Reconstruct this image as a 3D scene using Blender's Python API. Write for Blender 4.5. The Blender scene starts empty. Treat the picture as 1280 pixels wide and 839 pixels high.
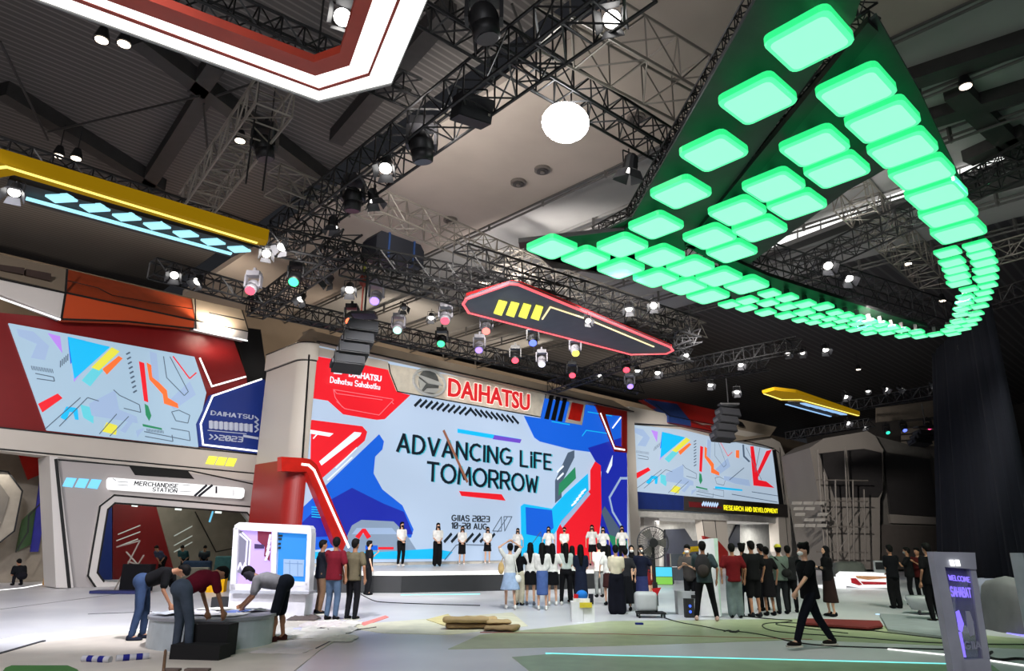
import bpy, math, random
from mathutils import Vector, Matrix
random.seed(7)
S = bpy.context.scene
COL = S.collection
V = Vector
# ------------------------------------------------------------------ camera, world, exposure, lights
FPX = 857.0
cam_d = bpy.data.cameras.new('camera'); cam = bpy.data.objects.new('camera', cam_d); COL.objects.link(cam)
cam_d.sensor_fit = 'HORIZONTAL'; cam_d.sensor_width = 36.0; cam_d.lens = 36.0*FPX/1280.0
cam_d.clip_start = 0.1; cam_d.clip_end = 400
PITCH = math.radians(16.8); ROLL = math.radians(0.48)
FWD = V((0, math.cos(PITCH), math.sin(PITCH))); RT0 = V((1, 0, 0)); UP0 = RT0.cross(FWD)
RT = RT0*math.cos(ROLL)+UP0*math.sin(ROLL); UP = UP0*math.cos(ROLL)-RT0*math.sin(ROLL)
EYE = V((0, 0, 1.6))
cam.matrix_world = Matrix(((RT.x, UP.x, -FWD.x, EYE.x), (RT.y, UP.y, -FWD.y, EYE.y), (RT.z, UP.z, -FWD.z, EYE.z), (0, 0, 0, 1)))
S.camera = cam
wld = bpy.data.worlds.new('hall_dark'); S.world = wld; wld.use_nodes = True
bg = wld.node_tree.nodes['Background']; bg.inputs[0].default_value = (0.75, 0.78, 0.9, 1); bg.inputs[1].default_value = 0.02
S.view_settings.view_transform = 'Standard'; S.view_settings.look = 'None'
S.view_settings.exposure = 0.0; S.view_settings.gamma = 1.0; S.view_settings.use_curve_mapping = False

def spot(loc, tgt, power, angle=60, col=(1, 1, 1), size=0.25, blend=0.6):
    d = bpy.data.lights.new('stage_beam_or_fill', 'SPOT'); d.energy = power; d.spot_size = math.radians(angle); d.spot_blend = blend  # used for stage lamps and for added fill spots
    d.color = col; d.shadow_soft_size = size
    o = bpy.data.objects.new('stage_beam_or_fill', d); COL.objects.link(o); o.location = loc
    o.rotation_euler = (V(tgt)-V(loc)).to_track_quat('-Z', 'Y').to_euler()
    return o
def hall(loc, size, power, col=(1, 1, 1), rot=(0, 0, 0)):
    d = bpy.data.lights.new('hall_lamp_or_fill', 'AREA'); d.energy = power; d.size = size; d.color = col  # area lights: hall lamps behind the camera and added fills
    o = bpy.data.objects.new('hall_lamp_or_fill', d); COL.objects.link(o); o.location = loc; o.rotation_euler = rot
# wash lamps on the trusses, with fill spots added for dim areas
spot((-4, 10, 7.3), (-7.5, 17, 0), 3900, 75, (0.93, 0.93, 1))
spot((-8, 7, 7.2), (-13, 19, 0), 4200, 80, (0.93, 0.93, 1))
spot((1, 12, 9.6), (0, 20, 0), 4600, 70, (0.93, 0.96, 1))
spot((-6, 4, 9.6), (-5, 9, 0), 2200, 90, (0.95, 0.92, 1))
spot((5, 9, 9.4), (3.5, 16, 0), 2800, 70, (0.95, 1, 0.85))
spot((10, 12, 9.4), (9, 20, 0), 3300, 75, (0.96, 1, 0.85))
spot((14, 20, 9.4), (14, 27, 0), 3600, 75, (0.95, 1, 0.9))
spot((-3, 12, 8.6), (-3.5, 24.5, 1.2), 9000, 36, (1, 0.98, 0.97))  # this and the next spot added to brighten the women on stage
spot((2, 12, 8.6), (2.5, 27.5, 1.2), 13000, 32, (1, 0.98, 0.97))
spot((-6, 15, 8.6), (-8, 27, 7.5), 3200, 60, (1, 0.95, 0.9))
spot((-1, 15, 8.4), (-1.5, 33, 9), 5000, 45, (1, 0.95, 0.9))  # added to brighten the sign header
spot((3, 17, 8.4), (5, 40, 9), 7500, 45, (1, 0.95, 0.9))
spot((-12, 8, 8.6), (-17, 22, 5), 4200, 85, (1, 0.93, 0.9))
spot((6, 22, 8.8), (19, 54, 5), 26000, 42, (1, 0.95, 0.9))
spot((12, 22, 9.3), (26, 46, 4), 5500, 60, (1, 0.95, 0.9))
# unseen spots added to light the soffit, upward area fills for the roof
spot((-2, 13, 10), (2, 17, 14), 1300, 130, (1, 0.93, 0.88), 0.5)
spot((-3, 16, 9.8), (2, 24, 14), 1300, 130, (1, 0.95, 0.9), 0.5)
spot((0, 24, 10), (4, 34, 14), 2200, 130, (1, 0.95, 0.9), 0.5)
spot((12, 20, 10), (18, 30, 14), 700, 140, (1, 0.97, 0.95), 0.5)
hall((-8, 4, 8.5), 5, 120, (1, 0.96, 0.92), (math.pi, 0, 0))
hall((6, 2, 8.5), 5, 120, (1, 0.97, 0.95), (math.pi, 0, 0))
hall((-2, -6, 11), 6, 1000, (0.95, 0.95, 1), (math.radians(35), 0, 0))

# ------------------------------------------------------------------ unprojection helpers
def ray(x, y): return FWD+RT*((x-640)/FPX)-UP*((y-419.5)/FPX)
def atz(x, y, z=0.0): d = ray(x, y); return EYE+d*((z-EYE.z)/d.z)
def aty(x, y, Y): d = ray(x, y); return EYE+d*(Y/d.y)
class Plane:
    """a vertical plane: u along it, n away from the camera"""
    def __init__(s, P, bearing):
        a = math.radians(bearing); s.u = V((math.sin(a), math.cos(a), 0)); s.n = V((-math.cos(a), math.sin(a), 0)); s.P = V((P[0], P[1], 0))
    def pt(s, x, y, off=0.0):
        d = ray(x, y); t = (s.P+s.n*off-EYE).dot(s.n)/d.dot(s.n); return EYE+d*t
    def uz(s, p): return (p-s.P).dot(s.u), p.z
    def at(s, u, z, off=0.0): return s.P+s.u*u+s.n*off+V((0, 0, z))
UA = V((math.sin(math.radians(46)), math.cos(math.radians(46)), 0)); UB = V((-UA.y, UA.x, 0))

# ------------------------------------------------------------------ materials
MC = {}
def lin(c):
    return tuple(((v/255)/12.92 if v/255 <= 0.04045 else ((v/255+0.055)/1.055)**2.4) for v in c)
def mat(name, rgb, rough=0.6, metal=0.0, emit=0.0, var=0.06, scale=3.0, bump=0.0, trans=0.0, alpha=1.0, coat=0.0, spec=None):
    if name in MC: return MC[name]
    m = bpy.data.materials.new(name); m.use_nodes = True; nt = m.node_tree; b = nt.nodes['Principled BSDF']
    c = lin(rgb)
    b.inputs['Roughness'].default_value = rough; b.inputs['Metallic'].default_value = metal
    b.inputs['Base Color'].default_value = (*c, 1)
    if spec is not None: b.inputs['Specular IOR Level'].default_value = spec
    if coat: b.inputs['Coat Weight'].default_value = coat
    if emit:
        b.inputs['Base Color'].default_value = (c[0]*.3, c[1]*.3, c[2]*.3, 1)
        b.inputs['Emission Color'].default_value = (*c, 1); b.inputs['Emission Strength'].default_value = emit
    elif var:
        tc = nt.nodes.new('ShaderNodeTexCoord'); n = nt.nodes.new('ShaderNodeTexNoise'); n.inputs['Scale'].default_value = scale; n.inputs['Detail'].default_value = 5
        r = nt.nodes.new('ShaderNodeValToRGB'); e = r.color_ramp.elements
        e[0].position = .3; e[1].position = .7
        e[0].color = (*[v*(1-var*2) for v in c], 1); e[1].color = (*[min(1, v*(1+var*2)) for v in c], 1)
        nt.links.new(tc.outputs['Object'], n.inputs['Vector']); nt.links.new(n.outputs['Fac'], r.inputs['Fac']); nt.links.new(r.outputs['Color'], b.inputs['Base Color'])
        if bump:
            bp = nt.nodes.new('ShaderNodeBump'); bp.inputs['Strength'].default_value = bump; bp.inputs['Distance'].default_value = .02
            nt.links.new(n.outputs['Fac'], bp.inputs['Height']); nt.links.new(bp.outputs['Normal'], b.inputs['Normal'])
    if trans: b.inputs['Transmission Weight'].default_value = trans; b.inputs['IOR'].default_value = 1.1
    if alpha < 1: b.inputs['Alpha'].default_value = alpha
    MC[name] = m; return m
def led(name, rgb, k=1.0): return mat('led '+name, rgb, 0.5, 0, k)
def corrugated(name, rgb, ang, freq, amp=0.5):
    m = bpy.data.materials.new(name); m.use_nodes = True; nt = m.node_tree; b = nt.nodes['Principled BSDF']; c = lin(rgb)
    b.inputs['Roughness'].default_value = .7
    tc = nt.nodes.new('ShaderNodeTexCoord'); mp = nt.nodes.new('ShaderNodeMapping'); mp.inputs['Rotation'].default_value = (0, 0, math.radians(ang))
    w = nt.nodes.new('ShaderNodeTexWave'); w.inputs['Scale'].default_value = freq; w.inputs['Distortion'].default_value = 0
    r = nt.nodes.new('ShaderNodeValToRGB'); e = r.color_ramp.elements; e[0].position = .02; e[1].position = .3
    e[0].color = (*[min(1, v*(1+amp*2)) for v in c], 1); e[1].color = (*c, 1)
    nt.links.new(tc.outputs['Object'], mp.inputs['Vector']); nt.links.new(mp.outputs['Vector'], w.inputs['Vector']); nt.links.new(w.outputs['Fac'], r.inputs['Fac']); nt.links.new(r.outputs['Color'], b.inputs['Base Color'])
    return m

# ------------------------------------------------------------------ mesh builder (world coordinates; build() moves them into the parent's frame)
class MB:
    def __init__(s): s.v = []; s.f = []; s.mi = []; s.cur = 0
    def add(s, vs, fs):
        k = len(s.v); s.v += [tuple(p) for p in vs]; s.f += [tuple(k+i for i in f) for f in fs]; s.mi += [s.cur]*len(fs); return s
    def box(s, c, size, R=None):
        c = V(c); hx, hy, hz = size[0]/2, size[1]/2, size[2]/2
        vs = [V((x*hx, y*hy, z*hz)) for x in (-1, 1) for y in (-1, 1) for z in (-1, 1)]
        if R is not None: vs = [R @ v for v in vs]
        return s.add([c+v for v in vs], [(0, 1, 3, 2), (4, 6, 7, 5), (0, 4, 5, 1), (2, 3, 7, 6), (0, 2, 6, 4), (1, 5, 7, 3)])
    def prism(s, pts, vec):
        n = len(pts); vec = V(vec); pts = [V(p) for p in pts]
        nor = V((0, 0, 0))
        for i in range(n): nor += (pts[i]-pts[0]).cross(pts[(i+1) % n]-pts[0])
        if nor.dot(vec) > 0: pts = pts[::-1]
        return s.add(pts+[p+vec for p in pts], [tuple(range(n)), tuple(range(2*n-1, n-1, -1))]+[(i, i+n, (i+1) % n+n, (i+1) % n) for i in range(n)])
    def tube(s, p, q, r, n=6, r2=None, cap=True):
        p = V(p); q = V(q); d = q-p
        if d.length < 1e-6: return s
        d.normalize(); a = d.orthogonal().normalized(); b = d.cross(a); r2 = r if r2 is None else r2
        vs = [p+(a*math.cos(2*math.pi*i/n)+b*math.sin(2*math.pi*i/n))*r for i in range(n)]+[q+(a*math.cos(2*math.pi*i/n)+b*math.sin(2*math.pi*i/n))*r2 for i in range(n)]
        fs = [(i, (i+1) % n, (i+1) % n+n, i+n) for i in range(n)]
        if cap: fs += [tuple(range(n-1, -1, -1)), tuple(range(n, 2*n))]
        return s.add(vs, fs)
    def path(s, pts, r, n=6):
        for a, b in zip(pts, pts[1:]): s.tube(a, b, r, n)
        return s
    def ball(s, c, r, n=10, m=7, R=None):
        c = V(c); r = (r, r, r) if not hasattr(r, '__len__') else r
        vs = []; fs = []
        for j in range(1, m):
            t = math.pi*j/m
            for i in range(n):
                a = 2*math.pi*i/n; vs.append(V((r[0]*math.sin(t)*math.cos(a), r[1]*math.sin(t)*math.sin(a), r[2]*math.cos(t))))
        vs += [V((0, 0, r[2])), V((0, 0, -r[2]))]
        for j in range(m-2):
            for i in range(n): fs.append((j*n+i, (j+1)*n+i, (j+1)*n+(i+1) % n, j*n+(i+1) % n))
        T = len(vs)-2
        for i in range(n): fs.append((T, i, (i+1) % n)); fs.append((T+1, (m-2)*n+(i+1) % n, (m-2)*n+i))
        if R is not None: vs = [R @ v for v in vs]
        return s.add([c+v for v in vs], fs)
    def cap(s, a, b, ra, rb, n=8):           # tapered limb with round ends
        a = V(a); b = V(b); s.tube(a, b, ra, n, rb); s.ball(a, ra, n, 6); s.ball(b, rb, n, 6); return s
    def loft(s, rings, n=12):                # rings: (centre, ex, ey) half-axis vectors
        vs = []; fs = []
        for c, ex, ey in rings:
            for i in range(n):
                a = 2*math.pi*i/n; vs.append(V(c)+V(ex)*math.cos(a)+V(ey)*math.sin(a))
        for j in range(len(rings)-1):
            for i in range(n): fs.append((j*n+i, j*n+(i+1) % n, (j+1)*n+(i+1) % n, (j+1)*n+i))
        fs.append(tuple(range(n-1, -1, -1))); fs.append(tuple((len(rings)-1)*n+i for i in range(n)))
        return s.add(vs, fs)
    def disc(s, c, nrm, r, th, n=16): nrm = V(nrm).normalized(); return s.tube(V(c), V(c)+nrm*th, r, n)
    def build(s, name, m, parent=None, smooth=False, kind=None):
        me = bpy.data.meshes.new(name)
        vs = s.v
        if parent is not None:
            Mi = wm(parent).inverted(); vs = [Mi @ V(p) for p in vs]
        me.from_pydata([tuple(p) for p in vs], [], s.f)
        ms = m if isinstance(m, (list, tuple)) else [m]
        for x in ms: me.materials.append(x)
        if len(ms) > 1: me.polygons.foreach_set('material_index', s.mi)
        if smooth: me.polygons.foreach_set('use_smooth', [True]*len(me.polygons))
        o = bpy.data.objects.new(name, me); COL.objects.link(o)
        if parent is not None: o.parent = parent
        if kind: o['kind'] = kind
        return o
def wm(o):
    M = Matrix.LocRotScale(o.location, o.rotation_euler, o.scale)
    return wm(o.parent) @ M if o.parent else M
def thing(name, label, cat, loc=(0, 0, 0), rz=0.0, group=None):
    o = bpy.data.objects.new(name, None); COL.objects.link(o); o.empty_display_size = .2
    o.location = loc; o.rotation_euler = (0, 0, rz); o['label'] = label; o['category'] = cat
    if group: o['group'] = group
    return o
def tag(o, label, cat, group=None):
    o['label'] = label; o['category'] = cat
    if group: o['group'] = group
    return o
def structure(o): o['kind'] = 'structure'; return o
def dup(root, loc, rz=None, label=None, group=None):
    r = root.copy(); COL.objects.link(r); r.location = loc
    if rz is not None: r.rotation_euler = (0, 0, rz)
    if label: r['label'] = label
    if group: r['group'] = group
    for ch in list(root.children):
        c = ch.copy(); COL.objects.link(c); c.parent = r
        for g in list(ch.children):
            d = g.copy(); COL.objects.link(d); d.parent = c
    return r
def slab(pl, px, off, th, name, m, parent=None, kind=None, **kw):
    """an outline measured on a vertical plane, made solid; px items (x, y) or (x, y, own offset)"""
    pts = [pl.pt(p[0], p[1], p[2] if len(p) > 2 else off) for p in px]
    return MB().prism(pts, pl.n*th).build(name, m, parent, kind=kind)
def line3(b, pl, px, off, w, th=.01, closed=False):
    """a flat stripe of width w (m) lying on the plane along px points"""
    P = [pl.pt(x, y, off) for x, y in px]
    if closed: P.append(P[0])
    for a, c in zip(P, P[1:]):
        d = (c-a).normalized(); s = d.cross(pl.n).normalized()*w/2; e = d*w*.35
        b.prism([a-e-s, c+e-s, c+e+s, a-e+s], pl.n*th)
    return b
def stripes(pl, lst, off, w, name, m, parent=None):
    for px in lst: line3(MB_last := MB(), pl, px, off, w).build(name, m, parent)

# ------------------------------------------------------------------ stroke lettering
def arc(cx, cy, rx, ry, a0, a1, n=8): return [(cx+rx*math.cos(math.radians(a0+(a1-a0)*i/n)), cy+ry*math.sin(math.radians(a0+(a1-a0)*i/n))) for i in range(n+1)]
W = .62
GL = {
 'A': [[(0, 0), (W/2, 1), (W, 0)], [(.14, .3), (.48, .3)]], 'B': [[(0, 0), (0, 1), (.4, 1), (.55, .85), (.55, .65), (.4, .52), (0, .52)], [(.4, .52), (.6, .38), (.6, .14), (.42, 0), (0, 0)]],
 'C': [arc(.4, .5, .4, .5, 55, 305)], 'D': [[(0, 0), (0, 1)]+arc(.2, .5, .42, .5, 90, -90)+[(0, 0)]], 'E': [[(.52, 1), (0, 1), (0, 0), (.52, 0)], [(0, .5), (.45, .5)]],
 'F': [[(.52, 1), (0, 1), (0, 0)], [(0, .5), (.45, .5)]], 'G': [arc(.4, .5, .4, .5, 55, 330)+[(.78, .45), (.45, .45)]], 'H': [[(0, 0), (0, 1)], [(W, 0), (W, 1)], [(0, .5), (W, .5)]],
 'I': [[(0.05, 0), (0.05, 1)]], 'i': [[(0.05, 0), (0.05, .72)], [(0.05, .86), (0.05, 1)]], 'K': [[(0, 0), (0, 1)], [(.55, 1), (0, .45), (.58, 0)]], 'L': [[(0, 1), (0, 0), (.5, 0)]],
 'M': [[(0, 0), (.08, 1), (.38, .3), (.68, 1), (.76, 0)]], 'N': [[(0, 0), (0, 1), (W, 0), (W, 1)]], 'O': [arc(.42, .5, .42, .5, 0, 360, 16)],
 'P': [[(0, 0), (0, 1), (.4, 1), (.57, .85), (.57, .6), (.4, .45), (0, .45)]], 'R': [[(0, 0), (0, 1), (.4, 1), (.57, .85), (.57, .6), (.4, .48), (0, .48)], [(.28, .48), (.6, 0)]],
 'S': [[(.55, .88), (.42, 1), (.12, 1), (0, .86), (0, .64), (.12, .52), (.45, .48), (.57, .36), (.57, .14), (.43, 0), (.12, 0), (0, .12)]], 'T': [[(0, 1), (.64, 1)], [(.32, 1), (.32, 0)]],
 'U': [[(0, 1), (0, .2), (.14, 0), (.46, 0), (.6, .2), (.6, 1)]], 'V': [[(0, 1), (.31, 0), (.62, 1)]], 'W': [[(0, 1), (.2, 0), (.42, .8), (.64, 0), (.84, 1)]], 'Y': [[(0, 1), (.3, .5), (.6, 1)], [(.3, .5), (.3, 0)]],
 '0': [[(0, .1), (0, .9), (.1, 1), (.5, 1), (.6, .9), (.6, .1), (.5, 0), (.1, 0), (0, .1), (.6, .9)]], '1': [[(0, .8), (.15, 1), (.15, 0)]], '2': [[(0, 1), (.5, 1), (.6, .9), (.6, .55), (.5, .5), (.1, .5), (0, .4), (0, 0), (.6, 0)]],
 '3': [[(0, 1), (.5, 1), (.6, .9), (.6, .1), (.5, 0), (0, 0)], [(.15, .5), (.6, .5)]], '-': [[(0, .5), (.35, .5)]], '>': [[(0, 1), (.4, .5), (0, 0)]],
 'a': [arc(.22, .28, .22, .28, 30, 330)+[(.45, 0)], [(.45, .55), (.45, 0)]], 'h': [[(0, 0), (0, 1)], [(0, .4), (.2, .55), (.38, .4), (.38, 0)]], 't': [[(.15, .9), (.15, .1), (.3, 0)], [(0, .6), (.32, .6)]],
 's': [[(.36, .5), (.1, .55), (0, .4), (.34, .2), (.3, .03), (0, 0)]], 'u': [[(0, .55), (0, .1), (.2, 0), (.38, .12), (.38, .55)], [(.38, .12), (.42, 0)]], 'b': [[(0, 1), (0, 0)], arc(.2, .27, .2, .27, 160, -160)], 'k': [[(0, 0), (0, 1)], [(.34, .55), (0, .25), (.36, 0)]],
}
def seg_quad(b, o, ex, ez, vec, p, q, w):
    d = V((q[0]-p[0], q[1]-p[1])); L = d.length
    if L < 1e-6: return
    d /= L; s = V((-d.y, d.x))*w/2; e = d*w*.3
    P = V(p); Q = V(q)
    pts = [P-e-s, Q+e-s, Q+e+s, P-e+s]
    b.prism([o+ex*t.x+ez*t.y for t in pts], vec)
def letters(text, o, ex, ez, vec, w=.15, gap=.24, b=None):
    b = b or MB(); x = 0
    for ch in text:
        if ch == ' ': x += .45; continue
        g = GL.get(ch) or GL.get(ch.upper()); mx = max(p[0] for st in g for p in st)
        for st in g:
            for p, q in zip(st, st[1:]): seg_quad(b, o, ex, ez, vec, (x+p[0], p[1]), (x+q[0], q[1]), w)
        x += mx+gap+.02
    return b, x-gap
def text_on(pl, text, p0, p1, top, off, name, m, parent, w=.13, gap=.24, th=.02):
    """baseline from p0 to p1 (measured), cap height reaching y=top above p0"""
    A = pl.pt(*p0, off); B = pl.pt(*p1, off); T = pl.pt(p0[0], top, off)
    _, wd = letters(text, V((0, 0, 0)), V((1, 0, 0)), V((0, 0, 1)), V((0, 1, 0)), w, gap)
    b, _ = letters(text, A, (B-A)/wd, V((0, 0, T.z-A.z)), pl.n*th, w, gap)
    return b.build(name, m, parent)
def font_on(pl, text, p0, p1, top, off, name, m, parent, bold=.02, th=.03):
    c = bpy.data.curves.new('t', 'FONT'); c.body = text; c.offset = bold; c.extrude = .5; c.resolution_u = 3
    t = bpy.data.objects.new('t', c); COL.objects.link(t)
    me = bpy.data.meshes.new_from_object(t.evaluated_get(bpy.context.evaluated_depsgraph_get()))
    bpy.data.objects.remove(t)
    xs = [v.co.x for v in me.vertices]; ys = [v.co.y for v in me.vertices]; x0, x1, y0, y1 = min(xs), max(xs), min(ys), max(ys)
    A = pl.pt(*p0, off); B = pl.pt(*p1, off); T = pl.pt(p0[0], top, off); hz = T.z-A.z
    vs = [A+(B-A)*((v.co.x-x0)/(x1-x0))+V((0, 0, hz*(v.co.y-y0)/(y1-y0)))-pl.n*th*(v.co.z) for v in me.vertices]
    b = MB(); b.add(vs, [tuple(p.vertices) for p in me.polygons]); bpy.data.meshes.remove(me)
    return b.build(name, m, parent)

# palette
white = mat('booth white laminate', (205, 200, 196), .45, var=.012, scale=.6); beige = mat('booth warm white', (196, 188, 178), .5, var=.012, scale=.6); topbeige = mat('booth beige top', (160, 146, 128), .6, var=.012, scale=.6)
black = mat('black line', (12, 12, 13), .5, var=0); dark = mat('dark panel', (24, 25, 28), .6); steelblk = mat('black truss paint', (13, 13, 15), .55, .0, var=0)
silver = mat('aluminium truss', (134, 127, 118), .5, .2, var=0); red = mat('booth red', (150, 28, 24), .45, var=.012, scale=.6); orange = mat('booth orange', (190, 72, 30), .45, var=.012, scale=.6)
blue = mat('booth blue', (22, 48, 128), .45, var=.012, scale=.6); redpaint = mat('red lacquer', (190, 30, 22), .35)
W_LED = mat('white light strip', (255, 255, 252), .5, 0, 1.6)

# ------------------------------------------------------------------ the setting: floor, roof, back wall
def floor_mat():
    m = bpy.data.materials.new('polished exhibition floor'); m.use_nodes = True; nt = m.node_tree; b = nt.nodes['Principled BSDF']
    tc = nt.nodes.new('ShaderNodeTexCoord'); n = nt.nodes.new('ShaderNodeTexNoise'); n.inputs['Scale'].default_value = .22; n.inputs['Detail'].default_value = 6
    r = nt.nodes.new('ShaderNodeValToRGB'); e = r.color_ramp.elements; e[0].position = .35; e[1].position = .65
    e[0].color = (*lin((186, 186, 194)), 1); e[1].color = (*lin((222, 222, 224)), 1)
    n2 = nt.nodes.new('ShaderNodeTexNoise'); n2.inputs['Scale'].default_value = .5; n2.inputs['Detail'].default_value = 2
    mr = nt.nodes.new('ShaderNodeMapRange'); mr.inputs['To Min'].default_value = .24; mr.inputs['To Max'].default_value = .4
    nt.links.new(tc.outputs['Object'], n.inputs['Vector']); nt.links.new(tc.outputs['Object'], n2.inputs['Vector'])
    nt.links.new(n.outputs['Fac'], r.inputs['Fac']); nt.links.new(r.outputs['Color'], b.inputs['Base Color'])
    nt.links.new(n2.outputs['Fac'], mr.inputs['Value']); nt.links.new(mr.outputs['Result'], b.inputs['Roughness'])
    return m
structure(MB().box((10, 40, -.1), (140, 130, .2)).build('floor', floor_mat()))

PM = Plane(aty(385, 560, 27), 46)          # the stage wall
PL_P = atz(80, 735, 0); PL = Plane(PL_P, 42)    # the merchandise booth front
PR = Plane(PM.at(0, 0, .5), 46)             # research booth front, a little behind
# roof: strips along UB, at position a along UA
def strip(a0, a1, b0, b1, z, th, name, m):
    P = [UA*a0+UB*b0, UA*a1+UB*b0, UA*a1+UB*b1, UA*a0+UB*b1]
    return MB().prism([p+V((0, 0, z)) for p in P], (0, 0, th)).build(name, m)
def ab(x, y, z): p = atz(x, y, z); return p.dot(UA), p.dot(UB)
cor = corrugated('corrugated roof sheet', (84, 80, 78), 46, 1.3)
cor2 = corrugated('dark ribbed roof sheet', (70, 68, 68), 46, .6)
soff = mat('beige soffit', (172, 160, 150), .8, scale=.3); panelw = mat('pale roof panel', (150, 148, 146), .7, scale=.4)
aS = ab(345, 300, 14)[0]; aE = ab(700, 240, 14)[0]; aF = ab(1000, 200, 14)[0]
aF = aE+15
back_b = ab(420, 415, 14)[1]+0.0
structure(strip(-30, aS-.3, -30, back_b+12, 15.2, .2, 'ceiling', cor))
structure(strip(aS-.3, aE, -30, back_b, 14, .3, 'ceiling_soffit', soff))
b = MB()
for i in range(5):
    w_ = 3.0; P0 = aE+.15+i*w_
    q = [UA*P0+UB*-30, UA*(P0+w_-.18)+UB*-30, UA*(P0+w_-.18)+UB*back_b, UA*P0+UB*back_b]
    b = MB(); b.prism([p+V((0, 0, 14.3)) for p in q], (0, 0, .15)); structure(b.build('ceiling_panel', panelw))
for i in range(6):
    a0 = aE+i*3.0; b = MB()
    for dz in (0, .18): b.tube(UA*a0+UB*-30+V((0, 0, 13.8+dz)), UA*a0+UB*back_b+V((0, 0, 13.8+dz)), .05, 6)
    for k in range(20): b.box(UA*a0+UB*(-20+k*3)+V((0, 0, 14.05)), (.1, .1, .6))
    tag(b.build('ceiling_pipe', mat('grey pipe', (90, 88, 86), .5, .3)), ('grey twin pipe run under the pale roof panels, %s from the beige soffit' % ['first', 'second', 'third', 'fourth', 'fifth', 'sixth'][i]), 'pipe')
structure(strip(aE+15, aE+80, -60, back_b+20, 16, .2, 'ceiling_dark', cor2))
structure(MB().prism([UA*-40+UB*back_b, UA*90+UB*back_b, UA*90+UB*back_b+V((0, 0, 14)), UA*-40+UB*back_b+V((0, 0, 14))], UB*.3).build('wall_back', mat('brown hall wall', (118, 104, 88), .8, scale=.5)))
structure(MB().prism([UA*-40+UB*(back_b-40), UA*-40+UB*back_b, UA*-40+UB*back_b+V((0, 0, 15)), UA*-40+UB*(back_b-40)+V((0, 0, 15))], UA*-.3).build('wall_left', mat('brown hall wall', (118, 104, 88))))
structure(MB().prism([UA*88+UB*(back_b-90), UA*88+UB*back_b, UA*88+UB*back_b+V((0, 0, 16)), UA*88+UB*(back_b-90)+V((0, 0, 16))], UA*.3).build('wall_far', mat('dark hall wall', (60, 56, 54), .8)))
# ribs of the left roof
gsteel = mat('roof steel', (58, 56, 55), .6, .2)
for i, (p, q) in enumerate([((170, 55), (405, 230)), ((255, 125), (180, 240)), ((0, 120), (200, 240)), ((270, 85), (245, 120)), ((560, 20), (420, 180))]):
    a = atz(*p, 14.7); c = atz(*q, 14.7)
    d = (c-a).normalized(); s_ = d.cross(V((0, 0, 1)))*.25
    structure(MB().prism([a-s_, c-s_, c+s_, a+s_], (0, 0, .5)).build('ceiling_beam', gsteel))
for p, q in [((0, 52), (60, 175)), ((60, 165), (250, 120)), ((255, 130), (262, 215)), ((270, 120), (330, 100)), ((640, 5), (660, 60))]:
    structure(MB().tube(atz(*p, 14.4), atz(*q, 14.4), .04, 5).build('ceiling_rod', gsteel))
# round vents in the soffit
for x, y, l in [(678, 212, 'rightmost of the three together'), (648, 228, 'middle of the three'), (563, 275, 'lowest, beside the silver truss'), (795, 147, 'beside the silver truss near the bright spotlight')]:
    c = atz(x, y, 13.97); t = thing('ceiling_vent', 'round grey vent in the beige soffit, '+l, 'vent', c)
    MB().tube(c+V((0, 0, .03)), c-V((0, 0, .06)), .28, 20).build('rim', mat('vent rim', (105, 98, 92), .5), t)
    MB().tube(c-V((0, 0, .055)), c-V((0, 0, .1)), .2, 18).build('grille', mat('vent grille', (60, 56, 53), .5), t)
    MB().tube(c-V((0, 0, .09)), c-V((0, 0, .14)), .08, 12).build('cap', mat('vent rim', (105, 98, 92), .5), t)
# bright skylight strips at the right
sky = mat('skylight glazing', (255, 255, 252), .5, 0, 1.3)
for i in range(12):
    x0 = 940+i*29; f = lambda x: 321-(x-940)*.372
    if i in (7,): continue
    q = [atz(x0, f(x0), 14.1), atz(x0+27, f(x0+27), 14.1), atz(x0+27, f(x0+27)-11, 14.1), atz(x0, f(x0)-11, 14.1)]
    o = MB().prism(q, (0, 0, .05)).build('window_%d' % (i+1), sky); structure(o)
for p, q in [((930, 332), (1285, 200)), ((1210, 205), (1285, 172)), ((1100, 120), (1285, 60)), ((1150, 160), (1290, 118)), ((1195, 120), (1290, 210)), ((1200, 250), (1290, 225))]:
    a = atz(*p, 13.9); c = atz(*q, 13.9); s_ = (c-a).normalized().cross(V((0, 0, 1)))*.3
    structure(MB().prism([a-s_, c-s_, c+s_, a+s_], (0, 0, .4)).build('ceiling_beam', gsteel))

# ------------------------------------------------------------------ the stage wall
SW = thing('stage_wall', 'large white stage wall with car maker lettering and giant bright screen', 'stage wall', PM.at(0, 0), math.radians(44))
BZ = .66                                   # stage floor height
uL = PM.uz(PM.pt(385, 560))[0]; uR = PM.uz(PM.pt(784, 600))[0]
zTop = PM.pt(560, 466).z
def poly(pl, pts, off, th, name, m, par): return MB().prism([pl.at(u, z, off) for u, z in pts], pl.n*th).build(name, m, par)
poly(PM, [(uL, 0), (uR+.5, 0), (uR+.5, zTop), (uL, zTop)], .12, 1.0, 'wall_body', beige, SW)
scr = poly(PM, [(uL+.05, BZ+.12), (uR, BZ+.12), (uR, zTop-.05), (uL+.05, zTop-.05)], .06, .06, 'led_screen', led('pale blue', (178, 197, 222), .92), SW)
# inclined beige top band and fascia
zt2 = PM.pt(560, 452, .5).z
b = MB(); b.prism([PM.at(uL-.2, zTop, -.35), PM.at(uR+.5, zTop, -.35), PM.at(uR-.2, zTop+.75, .7), PM.at(uL-.1, zTop+.75, .7)], PM.n*.6).build('top_band', topbeige, SW)
b = MB(); b.prism([PM.at(uL-.2, zTop-.02, -.36), PM.at(uR+.5, zTop-.02, -.36), PM.at(uR+.5, zTop+.04, -.36), PM.at(uL-.2, zTop+.04, -.36)], PM.n*.1).build('seam_line', black, SW)
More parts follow.
